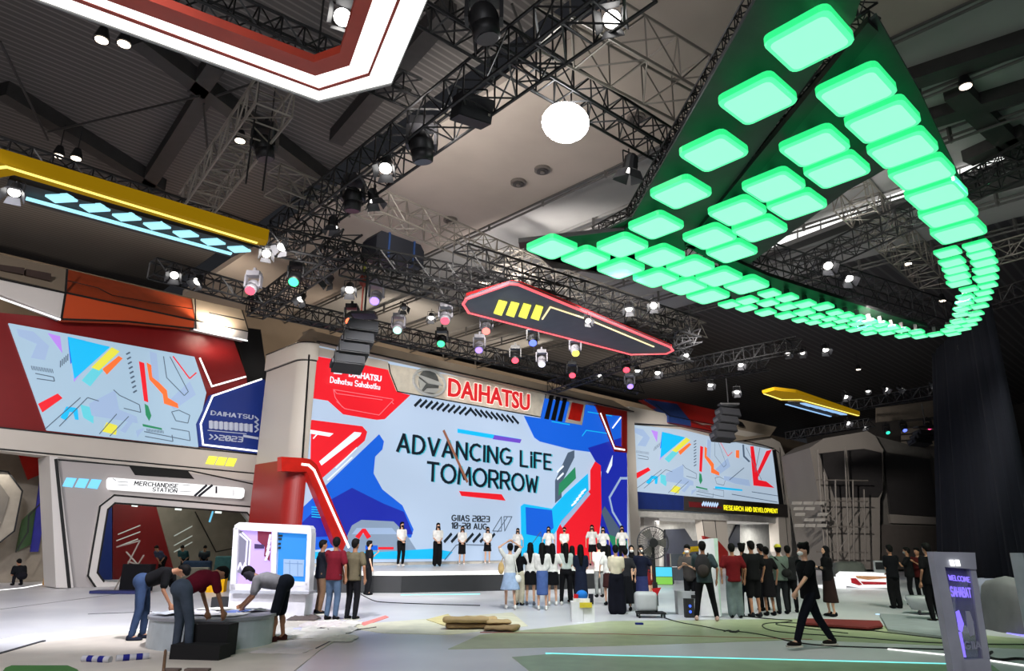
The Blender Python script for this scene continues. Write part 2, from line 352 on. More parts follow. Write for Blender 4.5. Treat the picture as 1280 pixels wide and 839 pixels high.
# left rounded pillar: half round column in front plane
uP0 = PM.uz(PM.pt(322, 560))[0]
def column(u0, u1, z0, z1, off, name, m, par, n=14, grow=0):
    c = (u0+u1)/2; r = (u1-u0)/2; pts = []
    for i in range(n+1):
        a = math.pi*(1+i/n)
        pts.append((c+(r+grow)*math.cos(a), off+.9*(r+grow)*math.sin(a)))
    v = [PM.P+PM.u*u+PM.n*o+V((0, 0, z0)) for u, o in pts]
    return MB().prism(v, (0, 0, z1-z0)).build(name, m, par, smooth=False)
# pillar: rounded corner (quarter) turning back from the wall face
def corner(z0, z1, g, name, m, kk=1.0):
    R = .6; u1 = uL; u0 = uL-PW; v = [PM.at(u1, z0, .3), PM.at(u1, z0, -.05-g)]
    for i in range(13):
        a = math.pi/2*i/12; v.append(PM.at(u0+R-(R+g)*math.sin(a)-.0, z0, -.05+R-(R+g)*math.cos(a)))
    v.append(PM.at(u0-g, z0, 3.2)); v.append(PM.at(u1, z0, 3.2))
    return MB().prism(v, (0, 0, z1-z0)).build(name, m, SW)
PW = .6; zr = PM.pt(350, 572).z
corner(zr, zTop-.75, 0, 'pillar', beige); corner(0, zr, .03, 'pillar_base', red)
corner(zTop-.70, zTop-.02, .10, 'pillar_crown', beige); corner(zTop-.75, zTop-.70, .02, 'pillar_seam', black)
corner(zTop-.02, zTop+.03, .12, 'pillar_seam', black)
b = MB()                                    # crown sloping back
R = .6; u0 = uL-PW; lo = []; hi = []
for i in range(13):
    a = math.pi/2*i/12
    lo.append(PM.at(u0+R-(R+.1)*math.sin(a), zTop+.03, -.05+R-(R+.1)*math.cos(a))); hi.append(PM.at(u0+R-(R-.45)*math.sin(a), zTop+.75, -.05+R-(R-.45)*math.cos(a)))
lo = [PM.at(uL, zTop+.03, -.15)]+lo; hi = [PM.at(uL, zTop+.75, .7)]+hi
n = len(lo); b.add(lo+hi, [(i, i+1, n+i+1, n+i) for i in range(n-1)]+[tuple(n+i for i in range(n))]); b.build('pillar_top', topbeige, SW)
stripes(PM, [[(386.5, 444), (378, 572)]], -.1, .07, 'seam_line', black, SW)
# logo header board
slab(PM, [(484, 455), (682, 490), (675, 521), (496, 489), (487, 466)], 0, .1, 'header_board', mat('header board cream', (212, 205, 190), .5), SW)
stripes(PM, [[(486, 455), (488, 466), (497, 489.5), (676, 521.5), (683, 490)]], -.02, .05, 'board_edge', black, SW)
slab(PM, [(389, 432), (485, 452), (489, 463), (389, 443)], .02, .08, 'fascia', beige, SW)
slab(PM, [(683, 493), (784, 514), (784, 520), (745, 514), (681, 500)], .02, .06, 'fascia', beige, SW)
g = MB(); P = PM.pt(537, 478, -.06)
for i in range(24):
    a0 = 2*math.pi*i/24; a1 = 2*math.pi*(i+1)/24
    g.tube(P+PM.u*.92*math.cos(a0)+V((0, 0, .6*math.sin(a0))), P+PM.u*.92*math.cos(a1)+V((0, 0, .6*math.sin(a1))), .07, 6)
chrome = mat('chrome emblem', (205, 207, 205), .35, .3, var=0)
g.build('emblem_ring', chrome, SW)
b = MB(); e = lambda x, z: P+PM.u*x+V((0, 0, z))
b.prism([e(-.75, .28), e(.55, .12), e(.78, -.05), e(-.05, -.06)], PM.n*.1); b.prism([e(-.62, .1), e(-.2, -.1), e(-.45, -.48)], PM.n*.1)
b.prism([e(-.12, -.3), e(.68, -.18), e(.35, -.46), e(-.3, -.5)], PM.n*.1); b.build('emblem_mark', chrome, SW)
MB().disc(P+PM.n*.05, PM.n, .6, .03, 20).build('emblem_plate', mat('emblem plate', (92, 94, 94), .4), SW)
font_on(PM, 'DAIHATSU', (560, 495.5), (662, 514), 472, -.12, 'sign_lettering', mat('red sign letters', (222, 40, 46), .4, 0, .8), SW, .02, .06)
font_on(PM, 'DAIHATSU', (559.3, 496.3), (662.8, 515), 471, -.03, 'letter_glow', mat('letter back light', (255, 244, 232), .5, 0, 1.1), SW, .045, .04)
b = MB()
q = [PM.pt(x, y, -.025) for x, y in ((556, 469), (665, 489), (664, 517), (555, 498))]
# screen content -------------------------------------------------
LO = {'r': led('red', (226, 26, 40)), 'dr': led('deep red', (176, 20, 36)), 'b': led('blue', (20, 92, 208)), 'db': led('deep blue', (26, 40, 160)), 'c': led('cyan', (20, 178, 232)),
      'k': led('ink', (14, 26, 38)), 'g': led('steel grey', (128, 146, 170)), 'lg': led('light grey', (150, 172, 204)), 't': led('teal', (96, 196, 210)), 'w': led('white', (228, 236, 246)), 'p': led('purple', (104, 70, 190)),
      'gr': led('green', (40, 130, 90)), 'sl': led('slate', (74, 90, 110)), 'o': led('orange', (240, 110, 50)), 'y': led('yellow', (220, 214, 70)), 'm': led('mauve', (176, 130, 226)), 'br': led('brown', (140, 90, 70))}
def art(pl, lst, off, par, th=.012):
    k = 0
    for name, c, pts in lst:
        slab(pl, pts, off-.0125*k/1.0*.4, th, name, LO[c], par); k += 1
art(PM, [
 ('red_graphic', 'r', [(389, 444), (486, 462), (497, 490), (513, 494), (481, 524), (471, 525), (429, 518), (410, 501), (384, 497)]),
 ('blue_graphic', 'b', [(376, 637), (474, 543), (480, 552), (478, 562), (469, 571), (467, 592), (478, 612), (503, 632), (517, 662), (514, 672), (376, 690)]),
 ('blue_graphic', 'db', [(376, 655), (400, 632), (440, 610), (480, 630), (505, 640), (516, 668), (376, 672)]),
 ('red_graphic', 'r', [(381, 530), (390, 525), (453, 533), (459, 540), (456, 551), (398, 602), (387, 606), (378, 600), (388, 583), (389, 541), (381, 539)]),
 ('white_graphic', 'w', [(381, 536), (417, 542), (412, 546), (381, 541)]),
 ('white_graphic', 'w', [(399, 577), (443, 540), (452, 541), (450, 545), (402, 582)]),
 ('platform_graphic', 'g', [(425, 690), (440, 657), (452, 650), (492, 652), (508, 668), (522, 690)]),
 ('platform_graphic', 'lg', [(440, 668), (446, 660), (490, 660), (497, 668)]),
 ('red_graphic', 'r', [(444, 671), (453, 661), (457, 661), (464, 671), (459, 674), (454, 666), (449, 674)]),
 ('blue_graphic', 'b', [(457, 682), (472, 682), (472, 688), (457, 688)]), ('red_graphic', 'r', [(473, 684), (492, 684), (492, 687), (473, 687)]),
 ('cyan_graphic', 'c', [(376, 690), (478, 690), (540, 686), (566, 690), (558, 699), (376, 699)]),
 ('cyan_graphic', 'c', [(572, 536), (651, 549), (650, 554), (572, 541)]),
 ('purple_graphic', 'p', [(618, 544), (652, 549.5), (650, 554), (616, 549)]),
 ('red_graphic', 'r', [(574, 614), (627, 618), (632, 626), (577, 620)]),
 ('cyan_graphic', 'c', [(652, 700), (651, 633), (655, 630), (690, 636), (706, 618), (735, 592), (736, 620), (697, 662), (668, 700)]),
 ('blue_graphic', 'b', [(657, 634), (690, 638), (692, 660), (680, 672), (658, 668)]),
 ('blue_graphic', 'b', [(655, 520), (676, 523), (681, 498), (784, 514), (784, 575), (745, 566), (714, 562), (675, 552), (668, 547)]),
 ('blue_graphic', 'db', [(735, 560), (784, 545), (784, 700), (766, 700), (748, 650), (752, 590)]),
 ('slate_graphic', 'sl', [(694, 629), (694, 601), (710, 566), (718, 563), (718, 572), (702, 604), (702, 622)]),
 ('green_graphic', 'gr', [(698, 620), (699, 605), (719, 584), (720, 598)]),
 ('red_graphic', 'r', [(696, 700), (696, 664), (702, 652), (738, 612), (738, 588), (744, 577), (751, 582), (752, 640), (746, 700)]),
 ('white_graphic', 'lg', [(700, 655), (735, 614), (738, 618), (703, 660)]),
 ('slate_graphic', 'sl', [(752, 640), (756, 633), (779, 668), (784, 690), (770, 690)]),
 ('green_graphic', 'gr', [(760, 668), (784, 676), (784, 690), (768, 688)]),
 ('white_graphic', 'w', [(758, 590), (766, 569), (765, 582), (760, 592)]),
], .045, scr)
stripes(PM, [[(417, 487), (421, 492), (478, 500)], [(492, 505), (490, 503)], [(417, 487), (491, 499)], [(421, 502), (431, 511), (474, 519), (492, 500)], [(417, 487), (419, 497), (428, 509)]], -.075, .03, 'line_graphic', led('pink', (236, 110, 120)), scr)
stripes(PM, [[(410, 600), (440, 572)], [(392, 548), (399, 540)], [(420, 585), (446, 560)]], -.075, .05, 'line_graphic', LO['w'], scr)
stripes(PM, [[(390, y), (402, y+1)] for y in (634, 637, 640, 643, 646)], -.075, .04, 'line_graphic', LO['c'], scr)
stripes(PM, [[(690, 527), (712, 531)], [(728, 545), (733, 538), (760, 542)], [(735, 515), (765, 520)]], -.08, .05, 'line_graphic', LO['c'], scr)
stripes(PM, [[(784, 598), (776, 598), (762, 622), (766, 640), (778, 660)]], -.08, .14, 'line_graphic', LO['lg'], scr)
stripes(PM, [[(697, 590+9*i+0), (704, 583+9*i)] for i in range(2)]+[[(715+3*i, 632-4*i), (720+3*i, 628-4*i)] for i in range(5)], -.085, .1, 'line_graphic', LO['w'], scr)
HB = [[(519+7*i, 507+1.25*i), (526+7*i, 500+1.25*i)] for i in range(10)]+[[(588+6.6*i, 511+1.25*i), (595+6.6*i, 519+1.25*i)] for i in range(9)]
stripes(PM, HB, -.08, .13, 'hatch_bar', LO['k'], scr)
stripes(PM, [[(556+9*i, 677), (564+9*i, 668)] for i in range(7)], -.07, .13, 'hatch_bar', LO['k'], scr)
stripes(PM, [[(573, 681), (570, 682), (556, 700)], [(583, 681), (614, 682)], [(622, 665), (634, 647)], [(616, 664), (627, 646), (627, 664), (616, 664)], [(630, 646), (640, 646), (631, 664), (630, 646)], [(652, 698), (676, 665), (678, 690)]], -.07, .04, 'line_graphic', LO['sl'], scr)
text_on(PM, 'ADVANCING LiFE', (497, 564), (689, 587), 542, -.10, 'title_lettering', LO['k'], scr, .155, .24)
text_on(PM, 'TOMORROW', (534, 600.5), (672, 615.5), 578, -.10, 'title_lettering', LO['k'], scr, .155, .2)
text_on(PM, 'ADVANCING LiFE', (498.5, 564.5), (690.5, 587.5), 542.5, -.075, 'title_shadow', led('aqua', (60, 170, 190)), scr, .155, .24)
text_on(PM, 'TOMORROW', (535.5, 601), (673.5, 616), 578.5, -.075, 'title_shadow', led('aqua', (60, 170, 190)), scr, .155, .2)
stripes(PM, [[(555, 539), (584, 602)]], -.13, .13, 'title_stroke', LO['br'], scr)
text_on(PM, 'GIIAS 2023', (565, 651), (612, 652.5), 644, -.07, 'date_lettering', LO['k'], scr, .18, .25)
text_on(PM, '10-20 AUG', (565, 660.5), (609, 662), 653.5, -.07, 'date_lettering', LO['k'], scr, .18, .25)
font_on(PM, 'DAIHATSU', (436, 471), (476.5, 477.5), 463, -.10, 'small_lettering', LO['w'], scr, .02)
text_on(PM, 'Daihatsu Sahabatku', (413, 478), (475, 487), 471, -.10, 'small_lettering', LO['w'], scr, .16, .2)
slab(PM, [(413, 458), (430, 461), (425, 464), (420, 465)], -.1, .02, 'small_emblem', LO['w'], scr); slab(PM, [(418, 465), (431, 463), (427, 468), (417, 467)], -.1, .02, 'small_emblem', LO['w'], scr)
# physical add-ons at the right of the wall
b = MB()
for i in range(3): b.prism([PM.pt(x, y, -.06) for x, y in ((688+8.3*i, 494+1.8*i), (692.5+8.3*i, 494.7+1.8*i), (686+8.3*i, 524.5+1.4*i), (680.5+8.3*i, 523.5+1.4*i))], PM.n*.15)
b.build('black_slash', black, SW)
slab(PM, [(713, 499), (732.5, 503), (727.5, 531.5), (706.5, 528)], -.05, .12, 'frame_board', beige, SW)
slab(PM, [(715.5, 503), (729.5, 506), (725.5, 527), (710.5, 524)], -.08, .05, 'red_square', redpaint, SW)
for pts in ([(744, 505), (784, 512.5), (784, 521), (757, 518)], [(744, 505), (757, 518), (769, 557), (769, 564.5)], [(769, 557), (784, 560), (784, 566), (768.5, 564.5)], [(778, 518), (784, 520), (784, 561), (778, 558)]):
    slab(PM, pts, -.12, .2, 'red_frame', red, SW)
stripes(PM, [[(751, 517), (768.5, 560.5), (781, 562.5)]], -.15, .09, 'light_line', W_LED, SW); stripes(PM, [[(776, 522), (766, 535)]], -.10, .07, 'light_line', W_LED, SW)
# red arch band at lower left
slab(PM, [(352, 571), (378, 572.5), (388, 574), (396, 581), (435, 674), (428, 690), (419, 680), (388, 600), (384, 590), (352, 589)], -.4, .35, 'arch_band', redpaint, SW)
stripes(PM, [[(378, 580.5), (386, 581.5), (393, 588), (436, 684)]], -.43, .09, 'light_line', W_LED, SW)
poly(PM, [(uR, 0), (uR+.9, 0), (uR+.9, zTop), (uR, zTop)], -.05, 1.1, 'side_pillar', beige, SW)

# stage platform
A_ = atz(380, 741, 0); B_ = atz(501, 741.5, 0); C_ = atz(790, 735, 0)
bk = [PM.at(uR+2, 0, .1), PM.at(uL-.5, 0, .1)]
def dn(p, z): return V((p.x, p.y, z))
stage = thing('stage_platform', 'low white topped stage with black front below the giant screen', 'stage', dn(B_, 0))
out = [A_, B_, C_]+bk
MB().prism([dn(p, 0) for p in out], (0, 0, BZ-.13)).build('black_skirt', mat('black stage skirt', (22, 23, 26), .5), stage)
cen = sum(out, V((0, 0, 0)))/5
MB().prism([dn(p+(cen-p)*-.008, BZ-.13) for p in out], (0, 0, .13)).build('stage_floor', mat('white stage floor', (215, 212, 208), .35), stage)

# ------------------------------------------------------------------ merchandise booth (left)
MBT = thing('merchandise_booth', 'left exhibition booth with slanted screen, red panels and merchandise counter window', 'booth', PL.at(0, 0), math.radians(48))
R_ = lambda px, off, th, n, m, par=None: slab(PL, px, off, th, n, m, par or MBT)
R_([(-60, 385), (75, 398), (160, 400), (292, 425), (308, 470), (318, 560), (327, 568), (-60, 536)], .1, .6, 'red_panel', mat('dark red panel', (118, 14, 16), .4, var=.02))
R_([(-60, 536), (0, 534), (327, 568), (322, 602), (-60, 556)], 0, .8, 'beam', beige)
stripes(PL, [[(-60, 530.5), (0, 534.5), (249, 561), (328, 569)], [(-60, 556), (0, 561.5), (319, 592)], [(70, 574.5), (240, 589), (316, 605)]], -.02, .05, 'seam_line', black, MBT)
R_([(-60, 330), (0, 349), (81, 366), (77, 398), (-60, 345)], -.5, .5, 'fascia_panel', white)
R_([(-60, 305, .9), (0, 318, .9), (84, 337, .9), (83, 365, -.5), (-60, 332, -.5)], 0, .4, 'roof_panel', topbeige)
for pts in [[(-40, 325), (31, 335), (30, 343), (-40, 330)], [(33, 336), (64, 342), (63, 351), (33, 344)]]: R_(pts, -.25, .3, 'vent_slot', mat('vent slot brown', (52, 36, 30)))
R_([(83, 366), (243, 400), (242, 410), (160, 402), (78, 399)], -.52, .5, 'fascia_panel', orange)
R_([(85, 337, .9), (240, 374, .9), (243, 400, -.5), (83, 366, -.5)], 0, .4, 'roof_panel', mat('orange roof panel', (176, 70, 34), .5))
stripes(PL, [[(84, 337), (82, 366), (77, 398)], [(77, 399), (160, 402), (243, 411)], [(83, 366), (243, 400.5)], [(-30, 342), (81, 366)]], -.54, .07, 'seam_line', black, MBT)
stripes(PL, [[(85, 351), (123, 360), (140, 369), (195, 379), (240, 386)]], -.3, .03, 'seam_line', black, MBT)
R_([(245, 401), (310, 415), (309, 425), (244, 411)], -.52, .5, 'fascia_panel', white)
R_([(240, 373, .9), (301, 387, .9), (311, 414, -.5), (245, 400, -.5)], 0, .4, 'roof_panel', topbeige)
stripes(PL, [[(245, 401), (310, 414.5)], [(244, 374), (245, 411)], [(262, 391), (305, 400)], [(303, 388), (311, 414)]], -.54, .05, 'seam_line', black, MBT)
stripes(PL, [[(-30, 362), (0, 372.5), (75, 399.5)], [(243, 412), (309, 426)]], -.55, .06, 'light_line', W_LED, MBT)
R_([(292, 408), (326, 412), (334, 470), (333, 512), (308, 475)], .8, .5, 'dark_side_panel', mat('near black panel', (20, 20, 22)))
lscr = R_([(11, 404), (243, 446), (258, 491), (247, 540), (248, 559), (59, 538)], -.0, .12, 'led_screen', led('pale screen', (160, 186, 206), .95))
def content(pl, Q, off, par):
    """abstract screen art laid out on the quad Q (tl, tr, br, bl) in 0..1 coordinates"""
    TL, TR, BR, BL = [pl.pt(*q, off) for q in Q]
    def P(s, t): return (TL*(1-s)+TR*s)*(1-t)+(BL*(1-s)+BR*s)*t
    def pg(n, c, pts, k): MB().prism([P(s, t)-pl.n*.006*k for s, t in pts], pl.n*.01).build(n, LO[c], par)
    items = [('slab_graphic', 'lg', [(.02, .03), (.1, .03), (.16, .15), (.12, .3), (.05, .3), (.1, .15), (.02, .1)]), ('violet_graphic', 'm', [(.17, .02), (.23, .03), (.22, .2)]), ('slab_graphic', 'lg', [(.3, .68), (.47, .5), (.47, .7), (.57, .75), (.57, .82), (.3, .8)]),
      ('slab_graphic', 'lg', [(.78, .55), (.95, .28), (.98, .42), (.82, .62)]), ('slab_graphic', 'lg', [(.72, .02), (.76, .03), (.75, .35), (.71, .3)]), ('blue_triangle', 'c', [(.27, .02), (.49, .05), (.25, .45)]), ('blue_triangle', 'b', [(.27, .02), (.36, .03), (.25, .3)]), ('violet_graphic', 'm', [(.265, .26), (.34, .28), (.245, .48)]),
      ('yellow_graphic', 'y', [(.5, .05), (.54, .08), (.4, .32), (.36, .3)]), ('green_graphic', 't', [(.38, .28), (.43, .3), (.33, .5), (.29, .45)]), ('green_graphic', 'gr', [(.635, .6), (.655, .62), (.665, .72), (.645, .78), (.63, .72)]), ('pink_graphic', 'o', [(.42, .3), (.53, .13), (.55, .15), (.44, .35)]), ('red_graphic', 'r', [(.645, .15), (.675, .16), (.66, .58), (.635, .57)]), ('orange_graphic', 'o', [(.69, .15), (.715, .17), (.72, .3), (.79, .42), (.79, .5), (.85, .55), (.85, .6), (.76, .57), (.76, .47), (.69, .33)]),
      ('red_graphic', 'r', [(.02, .75), (.14, .62), (.16, .66), (.03, .83)]), ('cyan_graphic', 'c', [(.12, .86), (.17, .74), (.23, .74), (.22, .86), (.2, .86), (.2, .79), (.18, .79), (.15, .88)]), ('green_graphic', 't', [(.25, .7), (.32, .72), (.3, .88), (.25, .83)]), ('yellow_graphic', 'y', [(.34, .95), (.38, .85), (.44, .87), (.42, .97)]), ('green_graphic', 'gr', [(.6, .82), (.72, .84), (.72, .86), (.6, .845)]), ('slab_graphic', 'lg', [(.45, .92), (.53, .78), (.55, .79), (.48, .94)]), ('grey_graphic', 'lg', [(.55, .97), (.55, .9), (.6, .86), (.6, .88), (.57, .93)])]
    for k, (n, c, pts) in enumerate(items): pg(n, c, pts, k % 3+1)
    cm = ['sl']
    def ln(pts, w):
        b = MB()
        for p, q in zip(pts, pts[1:]):
            a = P(*p); c = P(*q); d = (c-a).normalized(); s = d.cross(pl.n)*w/2; b.prism([a-s-pl.n*.025, c-s-pl.n*.025, c+s-pl.n*.025, a+s-pl.n*.025], pl.n*.005)
        b.build('line_graphic', LO[cm[0]], par)
    for i in range(9): ln([(.575, .1+.05*i), (.6, .07+.05*i)], .06)
    for i in range(5): ln([(.19+.012*i, .35-.02*i), (.2+.012*i, .28-.02*i)], .03)
    ln([(.05, .45), (.14, .46), (.14, .5), (.05, .5)], .03); ln([(.1, .95), (.3, .62), (.36, .64)], .03); ln([(.02, .99), (.26, .63)], .03); ln([(.46, .5), (.49, .55), (.6, .62), (.6, .7), (.5, .68)], .03)
    ln([(.8, .05), (.8, .28), (.9, .45), (.93, .4), (.84, .04)], .03); ln([(.8, .65), (.85, .62), (.92, .66), (.9, .75), (.82, .74), (.8, .65)], .03); ln([(.6, .9), (.9, .94), (.9, .84), (.78, .83)], .03); ln([(.32, .98), (.45, .75)], .03); ln([(.38, .99), (.52, .76)], .03); ln([(.6, .95), (.78, .97), (.78, .9)], .03)
    for i in range(16): ln([(.62+.007*i, .865), (.62+.007*i, .895)], .015)
    for i in range(14): ln([(.04+.008*i, .38), (.04+.008*i, .42)], .02)
    cm[0] = 'r'; ln([(.86, .03), (.95, .25), (1.0, .17)], .05)
content(PL, [(14, 406), (243, 447), (256, 560), (52, 537)], -.02, lscr)
R_([(263, 494), (330, 474), (334, 482), (333, 512), (327, 568), (249, 558), (246, 530)], -.08, .2, 'blue_panel', blue)
stripes(PL, [[(250, 448), (265, 483), (307, 471)], [(327, 474), (266, 495), (251, 530), (254, 556), (326, 564.5)]], -.14, .07, 'light_line', W_LED, MBT)
pw = mat('pale print', (190, 198, 215), .5, var=0)
text_on(PL, 'DAIHATSU', (264, 518.5), (316, 524), 513.5, -.1, 'panel_lettering', pw, MBT, .18, .25)
text_on(PL, '>>2023', (262, 549), (303, 552.5), 543, -.1, 'panel_lettering', pw, MBT, .2, .25)
b = MB()
for i in range(26):
    x = 262+2.1*i; line3(b, PL, [(x, 526.5+.18*i), (x, 535+.18*i)], -.1, (.05, .09, .03)[i % 3])
line3(b, PL, [(260, 538), (308, 542.5)], -.1, .03); line3(b, PL, [(305, 545), (322, 548)], -.1, .1)
for i in range(3): line3(b, PL, [(319, 521+6*i), (323, 525+6*i), (319, 528+6*i)], -.1, .06)
b.build('barcode', pw, MBT)
yl = mat('yellow light tile', (240, 238, 80), .5, 0, 1.1); cy = mat('cyan light tile', (120, 205, 245), .5, 0, 1.1)
for i in range(3):
    x = 257+12.3*i; y = 580+1.2*i; R_([(x+4.5, y-10), (x+15, y-9), (x+10.5, y+1), (x, y)], -.03, .06, 'light_tile', yl)
    x = 78+15.6*i; y = 608+1*i; R_([(x+5.5, y-11), (x+18, y-10), (x+12.5, y+1.5), (x, y)], -.03, .06, 'light_tile', cy)
# lower facade: pillar left, wall around the window
R_([(62, 570), (72, 571), (92, 735), (70, 735)], -.3, 1.3, 'pillar', white)
stripes(PL, [[(70, 575), (87, 737)]], -.33, .1, 'seam_line', black, MBT)
fac = mat('grey facade', (168, 162, 160), .5, var=.012, scale=.6)
R_([(70, 572), (322, 602), (322, 640), (317, 636), (143, 619), (125, 632), (110, 720), (120, 738), (86, 738)], 0, .3, 'facade_wall', fac)
R_([(161, 582), (235, 589), (243, 599), (169, 594)], -.02, .05, 'black_inlay', black)
frame = [(143, 619), (317, 634), (325, 648), (322, 655), (320, 726), (300, 745), (122, 738), (110, 720), (125, 633)]
inner = [(144, 629), (309, 641), (317, 651), (317, 652), (316, 720), (296, 738), (130, 727), (122, 716), (135, 637)]
for i in range(len(frame)):
    j = (i+1) % len(frame); R_([frame[i], frame[j], inner[j], inner[i]], -.25, .6, 'window_frame', white)
stripes(PL, [frame[:3]], -.27, .06, 'seam_line', black, MBT); stripes(PL, [[frame[-1], frame[0]], [frame[-1], frame[-2], frame[-3]], inner[-1:]+inner[:2]+[inner[2]], [inner[-1], inner[-2], inner[-3]]], -.27, .06, 'seam_line', black, MBT)
R_(inner, .15, .02, 'window_pane', mat('booth glass', (225, 235, 232), .03, var=0, trans=1.0))
# inside of the booth
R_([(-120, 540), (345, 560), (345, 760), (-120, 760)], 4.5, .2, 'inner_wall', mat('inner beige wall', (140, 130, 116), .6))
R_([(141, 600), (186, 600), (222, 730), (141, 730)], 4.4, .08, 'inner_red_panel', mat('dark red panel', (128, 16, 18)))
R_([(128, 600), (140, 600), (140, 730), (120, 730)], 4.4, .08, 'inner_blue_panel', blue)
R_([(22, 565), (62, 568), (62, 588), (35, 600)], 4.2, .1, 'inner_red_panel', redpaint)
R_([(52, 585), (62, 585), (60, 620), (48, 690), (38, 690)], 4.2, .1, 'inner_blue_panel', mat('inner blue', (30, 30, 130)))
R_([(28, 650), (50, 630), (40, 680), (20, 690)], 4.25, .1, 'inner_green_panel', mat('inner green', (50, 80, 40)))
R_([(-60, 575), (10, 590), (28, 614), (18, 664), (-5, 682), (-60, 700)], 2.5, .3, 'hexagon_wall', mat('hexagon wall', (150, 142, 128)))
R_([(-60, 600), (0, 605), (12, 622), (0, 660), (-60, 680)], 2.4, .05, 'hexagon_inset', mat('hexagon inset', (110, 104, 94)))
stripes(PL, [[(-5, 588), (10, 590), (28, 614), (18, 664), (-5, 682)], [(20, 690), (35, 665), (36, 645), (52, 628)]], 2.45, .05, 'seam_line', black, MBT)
wl = mat('white glowing line', (215, 214, 206), .5, 0, .6)  # lines given a glow of their own in the material
stripes(PL, [[(148, 668), (175, 657)], [(146, 676), (175, 665)], [(146, 684), (172, 674)], [(218, 670), (240, 658)], [(218, 682), (240, 670)], [(218, 690), (240, 678)]], 3.0, .04, 'slanted_line', wl, MBT)
stripes(PL, [[(262, 652), (266, 640)]], 2.0, .08, 'tube_light', cy, MBT)
stripes(PL, [[(244, 640), (270, 690), (290, 686)]], 4.3, .05, 'seam_line', black, MBT)
stripes(PL, [[(166, 631.5), (171, 632)], [(220, 636), (226, 636.5)], [(270, 640), (276, 640.5)]], .6, .1, 'downlight', W_LED, MBT)
# sign box
sg = R_([(138, 597), (304, 610), (306, 613), (305, 621), (302, 623.5), (138, 612), (136, 609), (136, 600)], -.28, .25, 'sign_box', mat('lit sign face', (250, 250, 250), .4, 0, 1.0))
ink = mat('sign ink', (30, 34, 44), .5, var=0)
text_on(PL, 'MERCHANDISE', (168, 606.5), (222, 610.3), 601.5, -.3, 'sign_lettering', ink, sg, .16, .25)
text_on(PL, 'STATION', (191, 614), (221, 616), 609.5, -.3, 'sign_lettering', ink, sg, .16, .25)
stripes(PL, [[(244, 619.5), (258, 607)], [(249, 620), (265, 607)]], -.3, .09, 'sign_slash', ink, sg); stripes(PL, [[(270.5, 609), (270.5, 616)]], -.3, .07, 'sign_slash', ink, sg)
stripes(PL, [[(147, 602), (160, 603)], [(147, 606), (160, 607)], [(141, 598), (145, 601)], [(292, 612), (292, 620)], [(228, 606), (238, 607)], [(224, 614), (240, 615)]], -.3, .02, 'sign_line', mat('sign grey', (140, 144, 150)), sg)

# ------------------------------------------------------------------ research booth (right)
RB = thing('research_booth', 'right exhibition booth with long bright screen and yellow research lettering', 'booth', PR.at(uR+1, 0), math.radians(44))
Q_ = lambda px, off, th, n, m, par=None: slab(PR, px, off, th, n, m, par or RB)
Q_([(787, 512), (850, 524), (955, 543), (975, 553), (984, 575), (990, 690), (984, 705), (975, 690), (968, 560), (787, 528)], 0, .8, 'fascia', beige)
stripes(PR, [[(787, 514), (850, 525)], [(787, 530), (850, 533), (952, 556), (968, 561)], [(969, 562), (974, 566), (983, 632)], [(975, 560), (986, 690)]], -.02, .08, 'seam_line', black, RB)
Q_([(787, 508), (847, 520), (847, 532), (787, 528)], -.2, .4, 'fascia_panel', beige)
Q_([(803, 500, .6), (812, 498, .6), (850, 503, .6), (900, 514, .6), (912, 545, -.3), (836, 529, -.3), (836, 519, -.3)], 0, .4, 'roof_panel', red)
Q_([(806, 499, .5), (846, 505, .5), (863, 526, -.35), (864, 533, -.35), (836, 528, -.35), (836, 520, -.35)], 0, .4, 'roof_panel', mat('roof blue', (34, 60, 120)))
Q_([(905, 520, .6), (971, 534, .6), (963, 546, -.3), (912, 553, -.3)], 0, .4, 'roof_panel', topbeige)
Q_([(918, 525), (928, 528), (932, 534), (924, 532)], -.3, .05, 'roof_slot', black)
stripes(PR, [[(820, 506), (838, 520), (908, 534)], [(836, 529), (900, 541), (914, 553), (963, 546), (971, 534)]], -.4, .05, 'seam_line', black, RB)
rscr = Q_([(788, 531), (852, 537), (900, 549), (965, 562), (975, 631), (789, 614)], -.02, .15, 'led_screen', led('pale screen r', (172, 190, 208), .95))
content(PR, [(789, 532), (915, 553), (915, 627), (790, 613)], -.04, rscr)
for k, (c, pts) in enumerate([('r', [(938, 558), (942, 558), (948, 600), (958, 602), (968, 610), (942, 607), (940, 585)]), ('r', [(958, 564), (965, 562), (947, 598), (944, 596)]), ('lg', [(920, 605), (938, 608), (936, 600), (905, 595), (905, 600)]), ('c', [(894, 608), (928, 612), (928, 614), (894, 611)]), ('sl', [(928, 556), (930, 556), (931, 570), (938, 577), (936, 578), (929, 571)]), ('o', [(920, 563), (924, 563), (924, 573), (920, 572)])]):
    Q_(pts, -.06-.006*k, .01, 'screen_graphic', LO[c], rscr)
stripes(PR, [[(933, 560), (952, 600)], [(940, 615), (972, 620)], [(950, 560), (944, 590)], [(915, 618), (972, 628)], [(930, 585), (912, 600)]], -.1, .05, 'line_graphic', LO['sl'], rscr)
Q_([(966, 562), (970, 563), (980, 632), (974, 631)], -.05, .2, 'screen_edge', dark)
Q_([(789, 614), (855, 620), (855, 638), (790, 636)], -.1, .5, 'blue_band', mat('booth blue dim', (26, 46, 110), .45))
Q_([(855, 620), (984, 631), (985, 647), (855, 638)], -.12, .5, 'ticker_band', mat('ticker band', (58, 54, 52), .5))
text_on(PR, 'RESEARCH AND DEVELOPMENT', (905.5, 637.3), (972.5, 641.5), 632, -.15, 'ticker_lettering', mat('yellow ticker', (236, 226, 30), .5, 0, 1.2), RB, .22, .3)
b = MB()
for i in range(7): line3(b, PR, [(878+2.9*i, 631.5+.25*i), (880+2.9*i, 628.2+.25*i)], -.15, .16)
